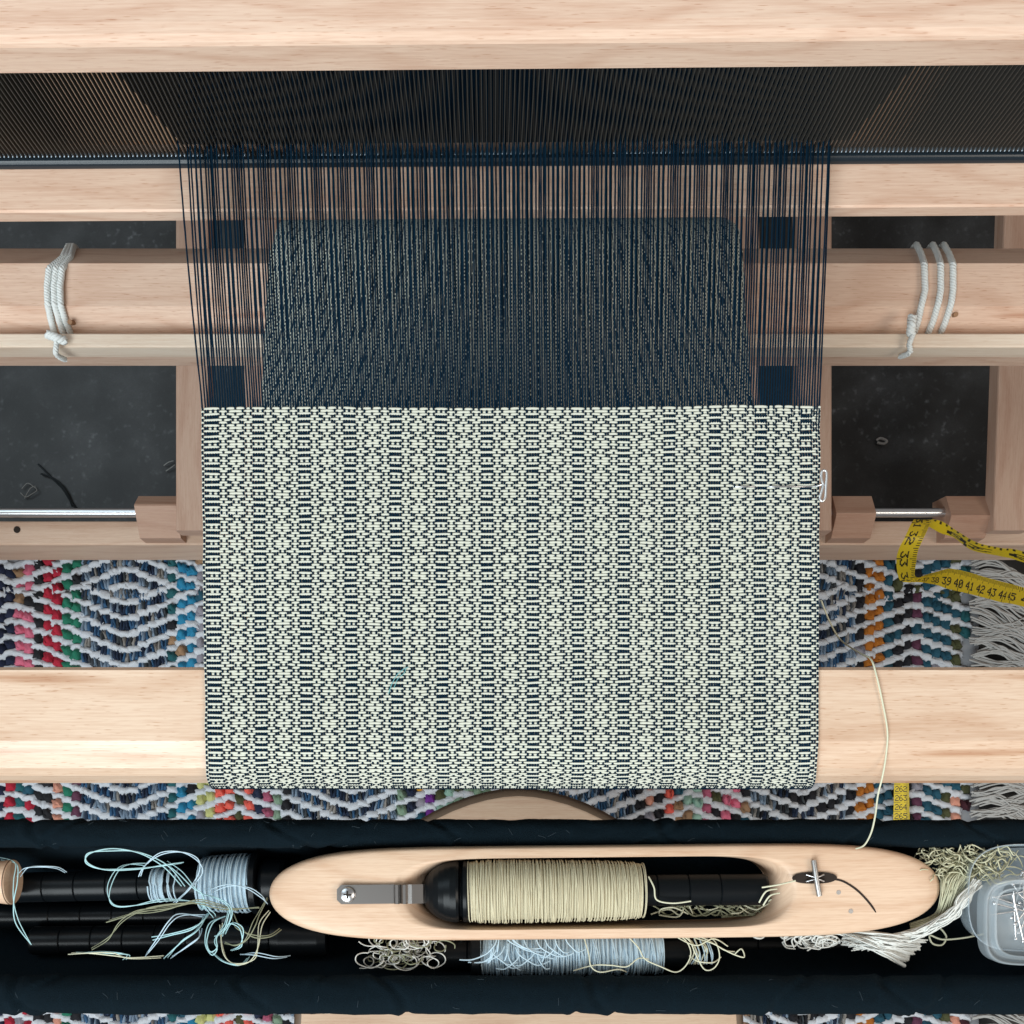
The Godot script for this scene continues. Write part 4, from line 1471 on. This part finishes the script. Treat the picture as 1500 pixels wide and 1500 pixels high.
func _tape() -> void:
	var t := thing("tape_measure", "yellow tape measure with black numbers, looped beside the treadle blocks and trailing to the rug", "tape measure")
	var m := mat("tape yellow", Color.WHITE, 0.45)
	m.albedo_texture = tape_texture(28, 20, false)
	m.cull_mode = BaseMaterial3D.CULL_DISABLED
	var q := 20.0
	var st := [
		[1640, 850, 1640, 872, 0.66, 0.67, 0.2 / q], [1500, 808, 1500, 824, 0.66, 0.67, 1.2 / q], [1468, 803, 1466, 815, 0.66, 0.67, 1.5 / q], [1432, 795, 1424, 806, 0.655, 0.665, 1.9 / q], [1404, 779, 1398, 788, 0.65, 0.66, 2.2 / q], [1380, 764, 1376, 780, 0.64, 0.65, 2.5 / q], [1362, 761, 1344, 762, 0.63, 0.635, 2.75 / q],
		[1362, 768, 1336, 765, 0.625, 0.625, 3.0 / q], [1354, 786, 1326, 786, 0.62, 0.62, 4.0 / q], [1345, 806, 1316, 806, 0.625, 0.625, 4.6 / q], [1342, 824, 1313, 824, 0.635, 0.635, 5.2 / q], [1340, 842, 1317, 848, 0.65, 0.65, 5.9 / q],
		[1346, 846, 1328, 853, 0.66, 0.655, 6.4 / q], [1356, 842, 1348, 853, 0.665, 0.66, 8.6 / q], [1374, 837, 1372, 857, 0.665, 0.66, 10.2 / q], [1392, 833, 1386, 862, 0.665, 0.66, 11.1 / q], [1418, 838, 1412, 868, 0.665, 0.66, 12.6 / q], [1445, 846, 1436, 874, 0.665, 0.66, 14.2 / q], [1475, 854, 1466, 882, 0.665, 0.66, 16.0 / q], [1505, 862, 1500, 889, 0.665, 0.66, 17.8 / q], [1640, 900, 1640, 930, 0.67, 0.665, 20.0 / q]]
	obj("tape_ribbon", ribbon(st), m, t)
	var m2 := mat("tape yellow end", Color.WHITE, 0.45)
	m2.albedo_texture = tape_texture(261, 8, true)
	m2.cull_mode = BaseMaterial3D.CULL_DISABLED
	var st2 := []
	for k in 9:
		st2.append([1331 + k * 0.3, 1135 + k * 13.3, 1310 - k * 0.3, 1135 + k * 13.3, 1.188, 1.188, k / 8.0])
	obj("tape_end", ribbon(st2), m2, t)

# ---------------------------------------------------------------- stool, needle pin, scraps
func _small_things() -> void:
	var d := 0.74
	var u := d / FOCAL
	var c := at(760, 1500, d)
	var stool := thing("wooden_stool", "pale wooden stool with dark rimmed round seat below the breast beam and pouch", "stool", "", Vector3(c.x, 0, c.z))
	var seat := MB.new()
	var rings := []
	var uvs := []
	for q in [[0.0005, 0.0], [0.5, 0.0], [0.955, 0.0], [0.965, -0.0006]]:
		rings.append(rounded(0, 0, 331 * u * q[0], 346 * u * q[0], c.y + q[1], 1.8, 72))
	for r in rings:
		var uv := PackedVector2Array()
		for p in r:
			uv.append(Vector2(p.x, p.z))
		uvs.append(uv)
	seat.loft(rings, true, Vector3.UP, uvs)
	obj("seat", seat.mesh(), tone(mats["maple plain"], "seat maple", Color(0.94, 0.94, 0.92)), stool)
	var rim := MB.new()
	var rr := []
	for q in [[0.965, -0.0006], [0.985, -0.001], [1.0, -0.004], [1.0, -0.018], [0.98, -0.022], [0.02, -0.022]]:
		rr.append(rounded(0, 0, 331 * u * q[0], 346 * u * q[0], c.y + q[1], 1.8, 72))
	rim.loft(rr, true, Vector3.ZERO)
	obj("seat_rim", rim.mesh(), mat("rim brown", lin(0.13, 0.085, 0.055), 0.5), stool)
	for k in 4:
		var a := PI / 4 + k * PI / 2
		var leg := MB.new()
		leg.tube(PackedVector3Array([Vector3(cos(a) * 0.085, c.y - 0.022, sin(a) * 0.085), Vector3(cos(a) * 0.13, 0.0, sin(a) * 0.13)]), 0.014, 14, true)
		obj("leg", leg.mesh(), mats["maple plain"], stool)
	# T-headed pin through the cloth's edge
	var tp := thing("t_pin", "steel pin with a long bent head, pushed through the edge of the cloth", "pin")
	var sh := MB.new()
	sh.tube(px_path([[1072, 713, 0.4602], [1086, 713, 0.4590], [1100, 713, 0.4590], [1112, 713, 0.4604], [1122, 713, 0.4604], [1132, 713, 0.4588], [1160, 713, 0.4586], [1180, 713, 0.4594], [1196, 712, 0.4588], [1206, 709, 0.4575]], 4), 0.00036, 8, true)
	obj("shaft", sh.mesh(), mats["steel"], tp)
	var hd := MB.new()
	hd.tube(px_path([[1206, 710, 0.4572], [1203, 700, 0.457], [1204, 691, 0.457], [1208, 689, 0.457], [1211, 694, 0.457], [1210, 712, 0.457], [1209, 728, 0.457], [1205, 734, 0.457], [1201, 730, 0.457], [1204, 718, 0.457], [1206, 710, 0.4572]], 5), 0.00058, 8, true)
	obj("head", hd.mesh(), mat("bright steel", lin(0.80, 0.81, 0.82), 0.3, 0.85), tp)
	# a wisp of blue thread on the cloth
	var bt := thing("blue_thread", "short wisp of pale teal thread lying loose on the woven cloth", "thread")
	strand(bt, "thread", hung([[569, 1016], [575, 1000], [582, 988], [590, 981], [598, 977]], 0.4588, 0.0006), 0.0002, mat("teal thread", lin(0.15, 0.42, 0.45), 0.8))
	strand(bt, "thread", hung([[577, 1008], [583, 994], [592, 986], [595, 978]], 0.4588, 0.0006), 0.00017, mats["teal thread"])
	# turned wooden end beside the bobbins
	var we := thing("wooden_spool", "pale turned wooden spool end at the pouch's edge beside the black bobbins", "spool", "", at(0, 1292, 0.53))
	var uu := 0.53 / FOCAL
	obj("barrel", lathe_x(-70 * uu, [[0.0, 20 * uu], [62 * uu, 30 * uu], [88 * uu, 33 * uu], [89.5 * uu, 32.2 * uu], [90 * uu, 31 * uu], [90 * uu, 0.0005]], Vector2.ZERO, 36), mats["shuttle maple"], we)
	obj("end_groove", lathe_x(17.2 * uu, [[0.0, 32.9 * uu], [0.3 * uu, 33.4 * uu], [1.2 * uu, 33.4 * uu], [1.5 * uu, 32.9 * uu]], Vector2.ZERO, 36), mat("groove brown", lin(0.12, 0.07, 0.04), 0.7), we)
	# lint on the floor
	var scraps := [
		["small grey lump of lint on the bare dark floor", [[[1284, 645], [1290, 642], [1299, 646], [1294, 650], [1285, 648]]], 0.0016, mat("lint grey", lin(0.26, 0.25, 0.24), 0.95)],
		["crumpled white thread snippet on the dark floor beside the dark curled thread", [[[32, 716], [40, 708], [48, 712], [54, 718], [46, 724], [38, 728], [30, 722]], [[36, 730], [44, 716], [52, 712]]], 0.0005, mat("lint white", lin(0.30, 0.31, 0.30), 0.95)],
		["dark curled thread on the floor behind the steel treadle rod", [[[56, 680], [66, 690], [80, 704], [92, 716], [102, 732], [112, 745]], [[60, 694], [72, 698], [86, 706], [98, 722], [106, 742]]], 0.0011, mat("thread black", lin(0.012, 0.018, 0.022), 0.9)],
		["few pale fibres on the floor beside the left treadle", [[[240, 682], [247, 677], [254, 675]], [[243, 690], [252, 684], [256, 681]]], 0.0006, mats["lint white"]],
		["thin white thread end on the floor beside the raised treadle at right", [[[1451, 696], [1453, 704], [1455, 712], [1453, 722]]], 0.0008, mats["lint grey"]],
	]
	for s in scraps:
		var o := thing("lint", s[0], "lint", "")
		for p in s[1]:
			strand(o, "fibre", hung(p, 1.217, 0.002), s[2], s[3])
